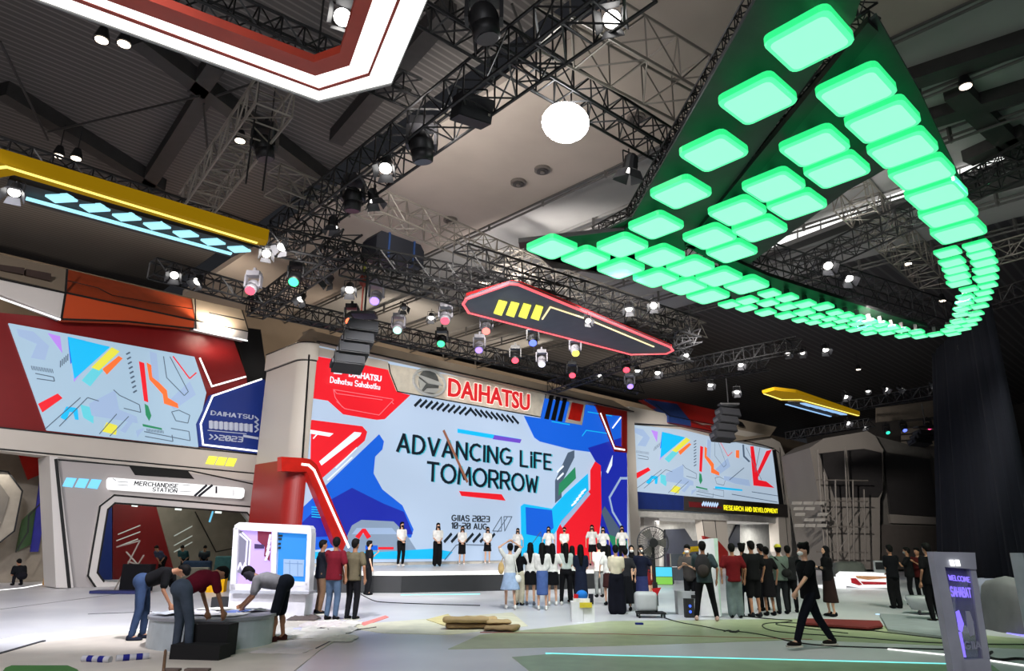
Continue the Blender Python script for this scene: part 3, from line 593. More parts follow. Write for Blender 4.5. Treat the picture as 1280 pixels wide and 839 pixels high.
b.build('ticker_bars', mat('ticker pale', (180, 205, 235), .5, 0, 1), RB)
Q_([(861, 627), (874, 628), (903, 634), (903, 636), (862, 634)], -.14, .03, 'ticker_red', mat('ticker red', (110, 20, 26)), RB)
inw = mat('inner white wall', (190, 188, 182), .6)
Q_([(784, 620), (1000, 640), (1000, 725), (784, 760)], 4.6, .3, 'inner_wall', inw)
Q_([(787, 637), (985, 648), (985, 655), (787, 645)], .2, 4.6, 'soffit', inw)
Q_([(790, 645), (800, 646), (800, 752), (792, 752)], -.1, .9, 'pillar', beige)
Q_([(800, 645), (805, 648), (805, 740), (800, 742)], 3, .2, 'grey_panel', mat('grey info panel', (96, 92, 96)), RB)
Q_([(805, 645), (824, 645), (824, 740), (805, 745)], 1.5, .3, 'partition', white)
stripes(PR, [[(812, 700), (812, 680), (820, 665), (820, 652)]], 1.4, .06, 'seam_line', black, RB)
Q_([(832, 662), (856, 661), (866, 676), (874, 676), (874, 724), (832, 730)], 4.4, .15, 'navy_panel', mat('navy panel', (30, 34, 48)), RB)
Q_([(911, 677), (922, 655), (925, 655), (925, 684), (911, 684)], 4.4, .15, 'navy_panel', mat('navy panel', (30, 34, 48)), RB)
Q_([(877, 642), (908, 645), (914, 720), (888, 722)], .4, .6, 'slanted_pillar', beige); stripes(PR, [[(877, 642), (888, 722)], [(893, 643), (898, 690)]], .38, .07, 'seam_line', black, RB)
Q_([(880, 670), (898, 676), (910, 690), (910, 715), (888, 700)], .3, .2, 'red_panel', red)
stripes(PR, [[(908, 648.5), (948, 651)]], 3.5, .35, 'tube_light', W_LED, RB)

# ------------------------------------------------------------------ trusses
def truss(p, q, z, w, name_label, m=None, bay=None, tri=False, z2=None):
    a = atz(*p, z) if len(p) == 2 else V(p); c = atz(*q, z if z2 is None else z2) if len(q) == 2 else V(q)
    d = (c-a); L = d.length; d.normalize(); s = d.cross(V((0, 0, 1))).normalized(); u = s.cross(d)
    m = m or steelblk; t = thing('truss', name_label, 'truss', a, math.atan2(d.y, d.x), None)
    h = w/2; cs = [s*h+u*h, -s*h+u*h, -s*h-u*h, s*h-u*h]
    for k in range(4): MB().tube(a+cs[k], c+cs[k], .036 if w > .4 else .022, 5).build('chord', m, t)
    n = max(2, int(L/(bay or w*.85))); b = MB(); r = .022 if w > .4 else .014
    for i in range(n):
        p0 = a+d*(L*i/n); p1 = a+d*(L*(i+1)/n)
        for k in range(4):
            k2 = (k+1) % 4
            if i % 2: b.tube(p0+cs[k], p1+cs[k2], r, 3, cap=False)
            else: b.tube(p0+cs[k2], p1+cs[k], r, 3, cap=False)
            b.tube(p0+cs[k], p0+cs[k2], r, 3, cap=False)
    b.build('bracing', m, t, kind='stuff')
    return t
truss((352, 296), (800, -40), 10.4, .8, 'long black box truss rising from the stage rig to the top edge')
truss((520, -5), (870, 205), 11.0, .6, 'black box truss passing beside the brightest spotlight')
truss((225, -12), (520, 118), 11.4, .5, 'thin black truss seen behind the white hexagonal light frame')
truss((-20, 182), (350, 304), 10.6, .5, 'black truss behind the yellow and cyan light board')
truss((330, 300), (700, 372), 9.6, .6, 'front black truss of the stage rig with lamps')
truss((575, 325), (865, 412), 9.8, .8, 'heavy black truss above the red pointed light board')
truss((190, 335), (325, 372), 9.2, .5, 'short black truss over the merchandise booth')
truss((312, 378), (800, 486), 9.4, .55, 'lower black truss over the stage wall lettering')
truss((320, 388), (440, 302), 9.4, .55, 'left side black truss closing the stage rig')
truss((690, 484), (870, 418), 9.4, .55, 'right side black truss closing the stage rig')
truss((430, 330), (860, 446), 9.4, .55, 'middle black truss of the stage rig behind the line array')
truss((430, 240), (660, 335), 12.2, .8, 'silver truss under the beige soffit above the stage', silver)
truss((640, 330), (875, 415), 12.2, .8, 'silver truss above the green tiles, left of them', silver)
truss((690, 12), (900, 130), 11.6, 1.1, 'large silver truss above the brightest spotlight', silver)
truss((345, 118), (240, 262), 11.0, .8, 'silver truss ladder hanging below the left roof', silver)
truss((340, 225), (430, 262), 11.0, .7, 'short silver truss joining the ladder under left roof', silver)
truss((1000, 336), (1290, 196), 12.5, .7, 'black truss crossing in front of the bright skylights')
truss((870, 300), (1180, 395), 11.5, 1.0, 'broad black truss inside the green tile ring')
truss((1060, 240), (1170, 350), 13.5, 1.1, 'silver truss hanging right of the skylights', silver)
truss((1170, 250), (1290, 185), 13.5, .5, 'upper black truss before the skylights at right edge')
truss((1200, 330), (1290, 305), 13, .7, 'grey truss at the far right edge', silver)
truss((1210, 385), (1290, 360), 13, .7, 'lower grey truss at the far right edge', mat('dull truss', (70, 68, 66), .5, .4))
truss((800, 470), (1000, 430), 10.5, .6, 'dark truss beyond the stage at its right end')
truss((985, 545), (1090, 528), 9.5, .5, 'black truss over the grey scaffolded booth')
truss((1040, 512), (1175, 488), 10.5, .6, 'far black truss with white lamps left of the curtain')
truss((860, 470), (960, 455), 11, .6, 'far dark truss above the research booth')
# ------------------------------------------------------------------ light boards
def hpoly(px, z, th, name, m, parent): return MB().prism([atz(x, y, z) for x, y in px], (0, 0, th)).build(name, m, parent)
def hstripe(px, z, w, th, name, m, parent, closed=False):
    P = [atz(x, y, z) for x, y in px]; b = MB()
    if closed: P.append(P[0])
    for a, c in zip(P, P[1:]):
        d = (c-a).normalized(); s = d.cross(V((0, 0, 1)))*w/2; e = d*w*.4; b.prism([a-e-s, c+e-s, c+e+s, a-e+s], (0, 0, th))
    return b.build(name, m, parent)
# white hexagonal frame
hx_o = [(-40, -34), (50, 3), (398, 128), (489, 106), (560, -60)]; hx_1 = [(-40, -50), (75, -5), (399, 114), (462, 95), (525, -60)]; hx_2 = [(-40, -54), (85, -6), (398.5, 111), (460, 92), (520, -60)]
hx_3 = [(-40, -68), (110, -8), (394, 95), (437, 82), (487, -60)]; hx_4 = [(-40, -96), (182, -1), (392, 78), (425, 66), (462, -60)]
hf = thing('hexagonal_light_frame', 'big hanging hexagonal frame glowing white with red inner sides', 'light frame', atz(300, 60, 7.5))
orp = mat('frame red', (176, 58, 36), .5)
def ring(A, B, z, th, name, m, par):
    b = MB()
    for i in range(len(A)-1): b.prism([atz(*A[i], z), atz(*A[i+1], z), atz(*B[i+1], z), atz(*B[i], z)], (0, 0, th))
    return b.build(name, m, par)
ring(hx_o, hx_1, 7.5, .08, 'light_band', W_LED, hf); ring(hx_1, hx_2, 7.49, .1, 'red_divider', orp, hf); ring(hx_2, hx_3, 7.5, .08, 'light_band', W_LED, hf)
ring([(x, y+1) for x, y in hx_o], [(x, y-1) for x, y in hx_o], 7.48, .35, 'outer_edge', mat('grey trim', (150, 150, 148)), hf)
ring(hx_3, hx_4, 7.49, .12, 'inner_lip', orp, hf)
# yellow and cyan boards
yp = mat('yellow board glow paint', (206, 158, 10), .8, 0, .3, spec=.1); ys = mat('yellow light line', (255, 240, 120), .5, 0, 1.3)  # emission put into the yellow paint so the edge looks lit
yb = thing('yellow_light_board', 'long yellow edged board with cyan glowing windows, upper left', 'light board', atz(150, 250, 7.6))
hpoly([(-60, 192), (0, 203), (335, 301), (332, 307), (318, 306), (18, 219), (-60, 232)], 7.6, .25, 'yellow_edge', yp, yb)
hpoly([(12, 225), (316, 309), (290, 322), (40, 256), (5, 240)], 7.7, .15, 'dark_panel', dark, yb)
hstripe([(-60, 216), (8, 209.5), (320, 304)], 7.58, .06, .03, 'light_line', ys, yb)
cyl = mat('cyan window light', (165, 232, 250), .5, 0, 1.15)
x, y = 54.0, 245.0
for i in range(7):
    k = .95**i; hpoly([(x+2, y+.5), (x+29*k, y-.5), (x+43*k, y+7.5*k), (x+15*k, y+9*k)], 7.66, .05, 'cyan_window', cyl, yb); x += 43*k; y += 12.2*k
hstripe([(35, 250), (287, 318)], 7.62, .09, .04, 'cyan_line', cyl, yb)
rb = thing('red_light_board', 'dark pointed hanging board with red neon edge and yellow blocks', 'light board', atz(700, 405, 8.6))
ro = [(579, 381), (583, 375), (637, 356), (648, 357), (838, 435), (841, 439), (833, 443), (789, 444), (586, 392)]
hpoly(ro, 8.6, .12, 'dark_panel', mat('board charcoal', (62, 68, 76), .5), rb)
hpoly([(579, 381), (583, 370), (640, 354), (652, 356), (840, 434), (838, 437), (645, 361), (632, 361), (584, 378)], 8.9, .1, 'red_rim', mat('red rim', (190, 20, 24), .5, 0, .35), rb)
hstripe(ro, 8.57, .07, .05, 'neon_line', mat('red neon', (255, 96, 104), .5, 0, 1.3), rb, True)
for i in range(4):
    x = 617+15.5*i; y = 392+2*i; hpoly([(x, y), (x+6.5, y-16), (x+17-i*.5, y-13.5), (x+10, y+3)], 8.57, .05, 'yellow_block', yl, rb)
hstripe([(678, 399.5), (688, 384.5), (735, 400), (817, 434)], 8.56, .05, .03, 'yellow_line', mat('warm line', (255, 236, 180), .5, 0, 1.1), rb)
y2 = thing('yellow_light_board', 'small far yellow edged board with pale blue glowing bars', 'light board', atz(1010, 505, 8))
hpoly([(953, 492), (968, 488), (995, 491), (1075, 518), (1072, 521), (1000, 502), (975, 501)], 8, .15, 'yellow_edge', yp, y2)
hpoly([(985, 504), (1005, 504), (1062, 519), (1045, 521)], 8.05, .1, 'dark_panel', dark, y2)
hstripe([(956, 493), (977, 500), (1000, 500), (1073, 520)], 7.98, .08, .03, 'light_line', ys, y2)
for i in range(5):
    hpoly([(1000+10*i, 505+2.6*i), (1008+10*i, 505+2.6*i), (1019+10*i, 508.6+2.6*i), (1011+10*i, 508.6+2.6*i)], 7.98, .05, 'pale_bar', mat('pale blue bar', (150, 195, 245), .5, 0, 1), y2)
hstripe([(983, 506), (1038, 521)], 7.98, .1, .03, 'pale_line', mat('pale blue bar', (150, 195, 245)), y2)

# ------------------------------------------------------------------ the green tiles
TL = [(1011,52),(947,126),(892,191),(851,242),(820,283),(690,310),(732,323),(778,308),(776,336),(825,321),(820,348),(863,334),(856,358),(899,347),(885,370),(933,357),(967,233),(996,257),(1018,184.5),(1046,214),(921.5,265),(949.5,287),(887,297),(914.7,315),(1070,115),(1103,152),(1128,187),(1152,217),(1170,244),(1185,268),(1198,290)]
TM = [(1184.6,315),(1190,327),(1194,336),(1197,345),(1198.5,353),(1221,307),(1226,317),(1230,327),(1232,337),(1232,347),(1028.8,383),(1006.4,379.5),(1005.5,389.8),(984,371.8),(983,383),(982,394),(961.7,366.5),(960,378),(957,390),(933,384.4),(911.6,380),(934.5,375)]
TS = [(1211,361),(1206.5,370.5),(1205.6,378),(1202.5,385.5),(1201.5,392.5),(1198,401),(1191.6,407),(1186,412),(1191,416.5),(1234.6,356),(1229.6,365),(1228,373),(1224.4,382),(1219,391.5),(1216,399),(1211,405),(1203.4,410.5),(1169,417.5),(1149.7,420),(1145.7,414.4),(1127.6,412),(1128.4,419.4),(1108.7,415.6),(1102.7,410.5),(1115,409),(1101,404.5),(1087,402),(1085.5,409.6),(1086,415.6),(1071.7,396.7),(1070,403.6),(1067.4,411.3),(1057,393.3),(1052,400),(1051,408),(1043.4,390),(1036.5,397.6),(1034,405.3),(1021,395),(1016.7,402),(1000.4,399.3)]
gside = mat('green diffuser side', (50, 240, 138), .4, 0, 1.0); gface = mat('green diffuser face', (150, 255, 205), .4, 0, 1.1); gedge = mat('green diffuser edge', (90, 255, 172), .4, 0, 1.05)
def tile_proto(sz, label, group):
    t = thing('ceiling_tile_light', label, 'tile light', (0, 0, 0), 0, group)
    h = sz/2; r = sz*.13; th = .15*sz
    def rr(hh, rad, z):
        o = []
        for cx, cy, a0 in ((hh-rad, hh-rad, 0), (-hh+rad, hh-rad, 90), (-hh+rad, -hh+rad, 180), (hh-rad, -hh+rad, 270)):
            for i in range(4): a = math.radians(a0+30*i); o.append(V((cx+rad*math.cos(a), cy+rad*math.sin(a), z)))
        return o
    b = MB(); R1 = rr(h, r, th); R2 = rr(h, r, .03*sz); R3 = rr(h*.97, r, 0); R4 = rr(h*.86, r*.8, -.004); n = 16
    b.add(R1+R2, [(i, i+n, (i+1) % n+n, (i+1) % n) for i in range(n)]+[tuple(range(n))]); b.cur = 1
    b.add(R2+R3, [(i, i+n, (i+1) % n+n, (i+1) % n) for i in range(n)]); b.add(R3+R4, [(i, i+n, (i+1) % n+n, (i+1) % n) for i in range(n)])
    b.build('diffuser', [gside, gedge], t)
    MB().add(R4, [tuple(range(n-1, -1, -1))]).build('diffuser_face', gface, t)
    b = MB(); b.box((0, 0, th+.12), (.12, .12, .24)); b.build('hanger', dark, t)
    return t
tzr = math.radians(42)
def place_tiles(lst, sz, labels, group, zc):
    proto = tile_proto(sz, '', group)
    for i, (x, y) in enumerate(lst):
        p = atz(x, y, 9.05); p.z = 9.0; lb = labels(i)
        if i == 0: proto.location = p; proto.rotation_euler = (0, 0, tzr); proto['label'] = lb; o = proto
        else: o = dup(proto, p, tzr, lb, group)
named = ['largest green glowing tile at the top tip of the cluster', 'second green tile down the long left column', 'third green tile down the long left column', 'fourth green tile down the long left column', 'fifth green tile down, at the foot of the left column', 'leftmost green tile at the cluster corner']
nm2 = {16: 'upper left tile of the second row inside the green cluster', 17: 'lower right tile of the second pair inside the green cluster', 18: 'upper left tile of the top inner pair of green tiles', 19: 'lower right tile of the top inner pair of green tiles', 20: 'upper tile of the third inner pair of green tiles', 21: 'lower tile of the third inner pair of green tiles', 22: 'upper tile of the fourth inner pair of green tiles', 23: 'lower tile of the fourth inner pair of green tiles', 24: 'topmost green tile of the right overlapping column', 25: 'second green tile of the right overlapping column', 26: 'third green tile of the right overlapping column', 27: 'fourth green tile of the right overlapping column', 28: 'fifth green tile of the right overlapping column', 29: 'sixth green tile of the right overlapping column', 30: 'seventh green tile of the right column, above the split'}
low = ['beside the leftmost corner tile', 'upper row, just left of the left column foot', 'lower row, second from the corner', 'upper row, below the left column foot', 'lower row, third from the corner', 'upper row, third along', 'lower row, fourth along', 'upper row, fourth along', 'lower row, last large one', 'upper row, last large one']
place_tiles(TL, 1.03, lambda i: named[i] if i < 6 else (nm2[i] if i in nm2 else 'large green tile of the lower band, '+low[i-6]), 'large green ceiling tiles', 9)
def ml(i):
    if i < 5: return 'medium green tile in the left file of the right arm, %s from the top' % ['first', 'second', 'third', 'fourth', 'last'][i]
    if i < 10: return 'medium green tile in the right file of the right arm, %s from the top' % ['first', 'second', 'third', 'fourth', 'last'][i-5]
    return '%s medium green tile leftwards along the middle of the lower curved band' % ['first', 'second', 'third', 'fourth', 'fifth', 'sixth', 'seventh', 'eighth', 'ninth', 'tenth', 'eleventh', 'twelfth'][i-10]
place_tiles(TM, .56, ml, 'medium green ceiling tiles', 9)
ORD = ['first', 'second', 'third', 'fourth', 'fifth', 'sixth', 'seventh', 'eighth', 'ninth', 'tenth', 'eleventh', 'twelfth', 'thirteenth', 'fourteenth', 'fifteenth', 'sixteenth', 'seventeenth', 'eighteenth', 'nineteenth', 'twentieth', 'twenty-first', 'twenty-second', 'twenty-third', 'twenty-fourth']
rk = {i: k for k, i in enumerate(sorted(range(17, len(TS)), key=lambda i: -TS[i][0]))}
def sl(i):
    if i < 9: return '%s small green tile from the top in the left file of the right arm' % ORD[i]
    if i < 17: return '%s small green tile from the top in the right file of the right arm' % ORD[i-9]
    return '%s small green tile leftwards from the right end of the thin lower band' % ORD[rk[i]]
place_tiles(TS, .45, sl, 'small green ceiling tiles', 9)
cn = thing('tile_canopy', 'dark hanging panels above the green glowing tiles', 'canopy', atz(900, 200, 9.5))
can = mat('dark canopy fabric', (46, 56, 52), .6)
hpoly([(962, -30), (1085, -30), (1068, 25), (1030, 75), (870, 292), (845, 330), (775, 345), (690, 335), (655, 305), (740, 296), (790, 272)], 9.45, .06, 'panel', can, cn)
hpoly([(1085, 28), (1096, 20), (1150, 115), (1206, 235), (1232, 300), (1185, 300), (1128, 200), (1060, 238), (930, 335), (862, 308)], 9.45, .06, 'panel', can, cn)
hpoly([(655, 312), (850, 322), (960, 352), (1100, 396), (1160, 410), (1090, 402), (1000, 390), (880, 368), (700, 334)], 9.45, .06, 'panel', can, cn)
hpoly([(1085, 28), (1098, 40), (868, 312), (856, 308)], 9.35, .12, 'edge_beam', black, cn)
hpoly([(648, 303), (780, 288), (790, 278), (790, 288), (782, 296), (650, 311)], 9.35, .12, 'edge_beam', black, cn)
hpoly([(856, 308), (872, 305), (960, 345), (1110, 393), (1160, 408), (1100, 398), (940, 352)], 9.35, .12, 'edge_beam', black, cn)
truss((965, -30), (790, 270), 9.75, .3, 'slim black truss along the left edge of the green tile cluster')
truss((790, 268), (745, 292), 9.75, .3, 'short slim black truss at the green cluster left corner')
truss((1066, 25), (1092, 8), 9.75, .3, 'short slim black truss at the top of the green cluster')
truss((1040, 70), (850, 305), 9.8, .35, 'black truss seen in the slot between the two green tile panels')

# ------------------------------------------------------------------ lamps, speakers, cases
pc = mat('pale lamp body', (140, 138, 146), .5); blk = mat('lamp black', (18, 18, 20), .5)
lensm = {}
def lens(c, k): return mat('lens %s %s' % (c, k), c, .3, 0, k)
def aimed(aim): return V(aim).normalized().to_track_quat('-Z', 'Y').to_matrix()
def par(x, y, z, s, label, aim=(.2, -1, -.9), k=6, col=(255, 252, 246), on=True):
    s *= .7
    p = atz(x, y, z); R = aimed(aim); t = thing('stage_spotlight', label, 'spotlight', p)
    f = lambda a, b_, c: p+R @ V((a*s, b_*s, c*s))
    MB().tube(f(0, 0, .5), f(0, 0, -.02), .26*s, 12, .3*s).tube(f(0, 0, .62), f(0, 0, .5), .14*s, 10, .24*s).build('housing', blk, t)
    MB().tube(f(0, 0, -.02), f(0, 0, -.05), .27*s, 16).build('lens', lens(col, k) if on else mat('lamp glass off', (70, 70, 74), .2), t)
    dm = pc if on else blk
    for sx, sy in ((1, 0), (-1, 0), (0, 1), (0, -1)):
        a = V((sx, sy, 0)); c = V((-sy, sx, 0))
        q = [f(*(a*.3+c*.26+V((0, 0, -.04)))), f(*(a*.3-c*.26+V((0, 0, -.04)))), f(*(a*.48-c*.36+V((0, 0, -.42)))), f(*(a*.48+c*.36+V((0, 0, -.42))))]
        MB().prism(q, R @ (a*.02*s)).build('barn_door', mat('barn door', (64, 64, 68), .5, .2) if on else blk, t)
    MB().path([f(.36, 0, .2), f(.36, 0, .2)+V((0, 0, .5*s)), f(-.36, 0, .2)+V((0, 0, .5*s)), f(-.36, 0, .2)], .03*s, 4).tube(p+V((0, 0, .5*s)), p+V((0, 0, .9*s)), .03*s, 5).build('yoke', blk, t)
    return t
def mover(x, y, z, s, label, col, aim=(0, -1, -1.2), k=2.5, body=None):
    s *= .85
    p = atz(x, y, z); R = aimed(aim); body = body or pc; t = thing('moving_head_light', label, 'stage light', p)
    MB().box(p+V((0, 0, .62*s)), (.62*s, .5*s, .24*s)).box(p+V((0, 0, .8*s)), (.12*s, .12*s, .3*s)).build('base', body, t)
    [MB().box(p+V((.36*s*g_, 0, .25*s)), (.08*s, .3*s, .6*s)).build('yoke_arm', body, t) for g_ in (-1, 1)]
    f = lambda c: p+R @ V((0, 0, c*s))
    MB().ball(p, (.32*s, .32*s, .4*s), 14, 9, R).tube(f(-.15), f(-.42), .3*s, 14, .27*s).build('head', body, t, True)
    MB().tube(f(-.42), f(-.45), .23*s, 14).build('lens', lens(col, k), t)
    return t
par(428, 22, 10.2, .8, 'white spotlight with barn doors just inside the white hexagonal frame', (.5, -1, -.6), 8)
par(765, 24, 10.2, .8, 'white spotlight at the top centre edge, right of the long truss', (-.3, -1, -1), 8)
par(482, 210, 9.9, .75, 'white spotlight hanging midway along the long black truss', (0, -.8, -1.4), 8)
par(468, 250, 9.9, .7, 'dark spotlight with open barn doors beside the long truss', (.4, .2, -1.3), 3)
par(416, 283, 9.9, .7, 'dark spotlight near the foot of the long truss', (.0, .1, -1.3), 3)
par(787, 212, 10.2, .9, 'dark barn door spotlight left of the green cluster', (-.2, .3, -1.3), 3)
par(18, 240, 7.4, .5, 'white spotlight at the left picture edge under the yellow board', (.3, -.5, -1), 8)
big = par(706, 152, 10.2, .9, 'brightest spotlight aimed at the viewer', (-.06, -1, -.55), 0)
p_ = atz(706, 152, 10.2); MB().ball(p_+V((0, -.15, -.12)), (.5, .12, .5), 16, 10).build('glare_disc', lens((255, 255, 255), 30), big)  # lamp glare drawn as an oversized glowing disc
fx = [(218, 344, 9.0, .62, 'left one of two white lamps above the merchandise booth'), (247, 352, 9.0, .62, 'right one of two white lamps above the merchandise booth'), (333, 317, 9.2, .6, 'white lamp at the end of the yellow board'), (352, 309, 9.2, .6, 'tilted lamp beside the end of the yellow board'), (376, 374, 9.2, .6, 'white lamp above the stage pillar'), (437, 362, 9.2, .7, 'white lamp above the hanging line array'), (735, 401, 8.3, .45, 'white lamp in front of the red neon board'), (786, 386, 9.3, .6, 'white lamp behind the red neon board, left of its pair'), (817, 382, 9.3, .6, 'white lamp behind the red neon board, right of its pair'),
      (1035, 332, 11, .8, 'left one of the two white lamps inside the green ring'), (1061, 348, 11, .8, 'right tilted one of the two white lamps inside the green ring'), (1032, 437, 11, .75, 'white lamp below the thin green band'), (926, 456, 10, .6, 'white lamp above the far right of the stage'), (985, 442, 10.5, .6, 'dim lamp left of a pair under the green band'), (1003, 441, 10.5, .6, 'dim lamp right of a pair under the green band'), (1205, 438, 10.5, .8, 'white lamp above the dark curtain, left'), (1228, 441, 10.5, .7, 'tilted lamp above the dark curtain, right'), (888, 481, 9.6, .65, 'small white lamp over the research booth roof'), (921, 490, 9.6, .7, 'white lamp between stage and far yellow board'),
      (1057, 496, 10, .7, 'square white lamp right of the far yellow board'), (1107, 487, 10.4, .7, 'brightest round lamp on the far truss'), (1085, 489, 10.4, .5, 'small round lamp on the far truss'), (1126, 487, 10.4, .6, 'dim lamp on the far truss'), (1166, 481, 10.4, .6, 'lamp at the curtain end of the far truss'), (1060, 529, 9.4, .7, 'white lamp over the grey scaffolded booth, left'), (1081, 534, 9.4, .6, 'white lamp over the grey scaffolded booth, right'), (505, 385, 9.2, .5, 'small dark lamp between coloured heads over the stage'), (539, 397, 9.2, .5, 'small tilted lamp beside the red stage light'), (410, 352, 9.3, .6, 'black lamp in the tangle above the stage pillar'), (797, 463, 9.2, .6, 'left white strip lamp right of the lettering wall'), (822, 466, 9.2, .6, 'white lamp right of the neon board tip'), (858, 444, 9.4, .6, 'lamp with round white glow right of neon board tip'), (750, 470, 9.2, .55, 'pale lamp above the stage wall right corner')]
for i, (x, y, z, s, l) in enumerate(fx):
    on = not ('dark' in l or 'black' in l)
    rr_ = random.Random(i); par(x, y, z, s, l, (rr_.uniform(-.5, .5), -rr_.uniform(.5, 1), -rr_.uniform(.8, 1.3)), 1.5 if 'dim' in l else 6, on=on)
R3, G3, V3, B3 = (255, 70, 90), (60, 240, 140), (150, 120, 255), (90, 110, 255)
for x, y, l, c, bd in [(316, 358, 'pale moving head glowing red over the merchandise booth end', R3, None), (370, 347, 'black moving head glowing green', G3, blk), (470, 371, 'pale moving head glowing violet above the line array', V3, None), (498, 408, 'pale moving head right of the line array, faint green', (150, 230, 200), None), (557, 396, 'pale moving head glowing red left of the neon board', R3, None), (608, 409, 'pale moving head just below the neon board tail', (255, 120, 110), None), (599, 433, 'pale moving head with bluish lens above the sign letters', V3, None), (666, 424, 'black moving head glowing blue under the neon board', B3, blk), (719, 437, 'pale moving head with yellow lens under the neon board', (240, 230, 80), None), (677, 451, 'pale moving head turned away above the sign letters', (190, 190, 210), None), (439, 397, 'black moving head glowing orange behind the line array', (255, 110, 70), blk), (552, 425, 'black moving head with small green glow over the emblem', G3, blk), (644, 446, 'black moving head with thin red glow over the wall', R3, blk), (715, 465, 'black moving head with red glow near the wall top', R3, blk), (782, 458, 'black moving head with red glow right of the neon tip', R3, blk), (787, 479, 'pale moving head glowing violet at the stage wall corner', V3, None), (1108, 538, 'black stage head glowing teal over the grey booth', (40, 180, 150), blk), (1129, 535, 'black stage head glowing blue over the grey booth', B3, blk), (1160, 532, 'black stage head glowing pink over the grey booth', (255, 70, 130), blk)]:
    mover(x, y, 9.1, .75 if x < 900 else .7, l, c, body=bd)
mover(527, 182, 9.9, 1.0, 'large black moving head on the long truss', (30, 30, 34), (.1, .2, -1), .2, blk)
mover(441, 248, 9.9, .9, 'black moving head near the lower end of the long truss', (30, 30, 34), (0, .1, -1), .2, blk)
mover(330, 183, 10.6, .9, 'black moving head hung under the silver ladder truss', (30, 30, 34), (.2, .1, -1), .2, blk)
mover(605, 25, 10.4, 1.0, 'black moving head where the two big trusses cross', (30, 30, 34), (.2, .1, -1), .2, blk)
for x, y, l in [(127, 50, 'left of the upper left pair'), (155, 55, 'right of the upper left pair'), (73, 195, 'left of the pair over the yellow board'), (95, 198, 'right of the pair over the yellow board'), (300, 176, 'beside the silver ladder truss'), (1207, 108, 'alone at the upper right'), (1135, 330, 'inside the silver truss at right'), (1178, 376, 'just left of the right green arm'), (1073, 462, 'small one below the green band'), (601, 354, 'left of the tiny pair by the neon board'), (609, 354, 'right of the tiny pair by the neon board')]:
    p = atz(x, y, 13.6); t = thing('ceiling_downlight', 'warm round ceiling lamp, '+l, 'ceiling lamp', p)
    MB().tube(p, p+V((0, 0, .35)), .2, 12, .1).tube(p+V((0, 0, .35)), p+V((0, 0, 1.2)), .02, 5).build('shade', blk, t)
    MB().tube(p-V((0, 0, .02)), p, .15, 12).build('lamp_lens', lens((255, 238, 215), 5), t)
# line arrays
def line_array(x0, y0, x1, y1, Y, w, n, label):
    a = aty(x0, y0, Y); c = aty(x1, y1, Y); t = thing('line_array_speaker', label, 'speaker', c)
    for i in range(n):
        p = a+(c-a)*((i+.5)/n); h = (c-a).length/n*.96
        Rz = Matrix.Rotation(math.radians(25), 3, 'Z') @ Matrix.Rotation(math.radians(-14-2*i), 3, 'X')
        cb = MB().box(p, (w, .5, h), Rz).build('cabinet', mat('speaker black', (9, 10, 14), .6), t)
        MB().box(p+Rz @ V((0, -.26, 0)), (w*.94, .03, h*.86), Rz).build('grille', mat('speaker grille', (11, 12, 18), .8), cb)
        MB().box(p+Rz @ V((-w/2-.02, .05, 0)), (.06, .3, h*.4), Rz).build('side_bracket', mat('bracket', (60, 60, 64), .5, .5), cb)
    MB().box(a+V((0, 0, .25)), (w*.8, .5, .08)).tube(a+V((0, 0, .25)), a+V((0, 0, 1.6)), .03, 5).build('flying_frame', steelblk, t)
line_array(455, 405, 432, 462, 17.5, .78, 4, 'black line array speaker hanging before the stage wall left corner')
line_array(911, 512, 902, 551, 34, 1.2, 4, 'black line array speaker in front of the research booth roof')
line_array(1158, 540, 1148, 556, 38, 1.4, 3, 'far small line array left of the dark curtain')
p = atz(590, 138, 10.1); t = thing('hanging_speaker', 'black wedge speaker box hanging below the long truss', 'speaker', p)
Rz = Matrix.Rotation(.5, 3, 'Z') @ Matrix.Rotation(.3, 3, 'X')
MB().box(p, (.72, .5, .5), Rz).build('cabinet', mat('speaker black', (9, 10, 14)), t); MB().box(p+Rz @ V((0, -.26, 0)), (.68, .02, .46), Rz).build('grille', mat('speaker grille', (11, 12, 18)), t)
MB().box(p+Rz @ V((.28, -.275, -.08)), (.05, .01, .05), Rz).build('badge', silver, t); MB().path([p+Rz @ V((-.38, 0, 0)), p+V((-.3, 0, .5)), p+V((.3, 0, .5)), p+Rz @ V((.38, 0, 0))], .02, 5).build('bracket', steelblk, t)
p = atz(491, 331, 10.0); t = thing('motor_case', 'navy covered case with blue straps lying on the stage truss', 'case', p)
Rz = Matrix.Rotation(math.radians(44), 3, 'Z')
MB().prism([p+Rz @ V(v) for v in ((-.9, -.4, 0), (.9, -.4, 0), (.9, -.4, .6), (.75, -.4, .8), (-.75, -.4, .8), (-.9, -.4, .6))], Rz @ V((0, .8, 0))).build('case_body', mat('navy cover', (11, 14, 24), .6), t)
for u in (-.45, .5): MB().box(p+Rz @ V((u, 0, .41)), (.06, .86, .84), Rz).build('strap', mat('blue strap', (18, 44, 84)), t)
t = thing('chain_hoist', 'yellow chain and hoist hanging over the stage rig', 'hoist', atz(455, 345, 10)); a = atz(455, 345, 9.6)
MB().tube(a, a+V((0, 0, 1.2)), .05, 6).build('chain', mat('lime strap', (120, 124, 36)), t); MB().ball(a-V((0, 0, .15)), (.14, .14, .22)).build('hook_block', mat('rust red', (120, 40, 24)), t)
MB().path([a-V((0, 0, .3)), a-V((0, 0, 1.3))], .03, 5).build('chain', mat('rust red', (120, 40, 24)), t)
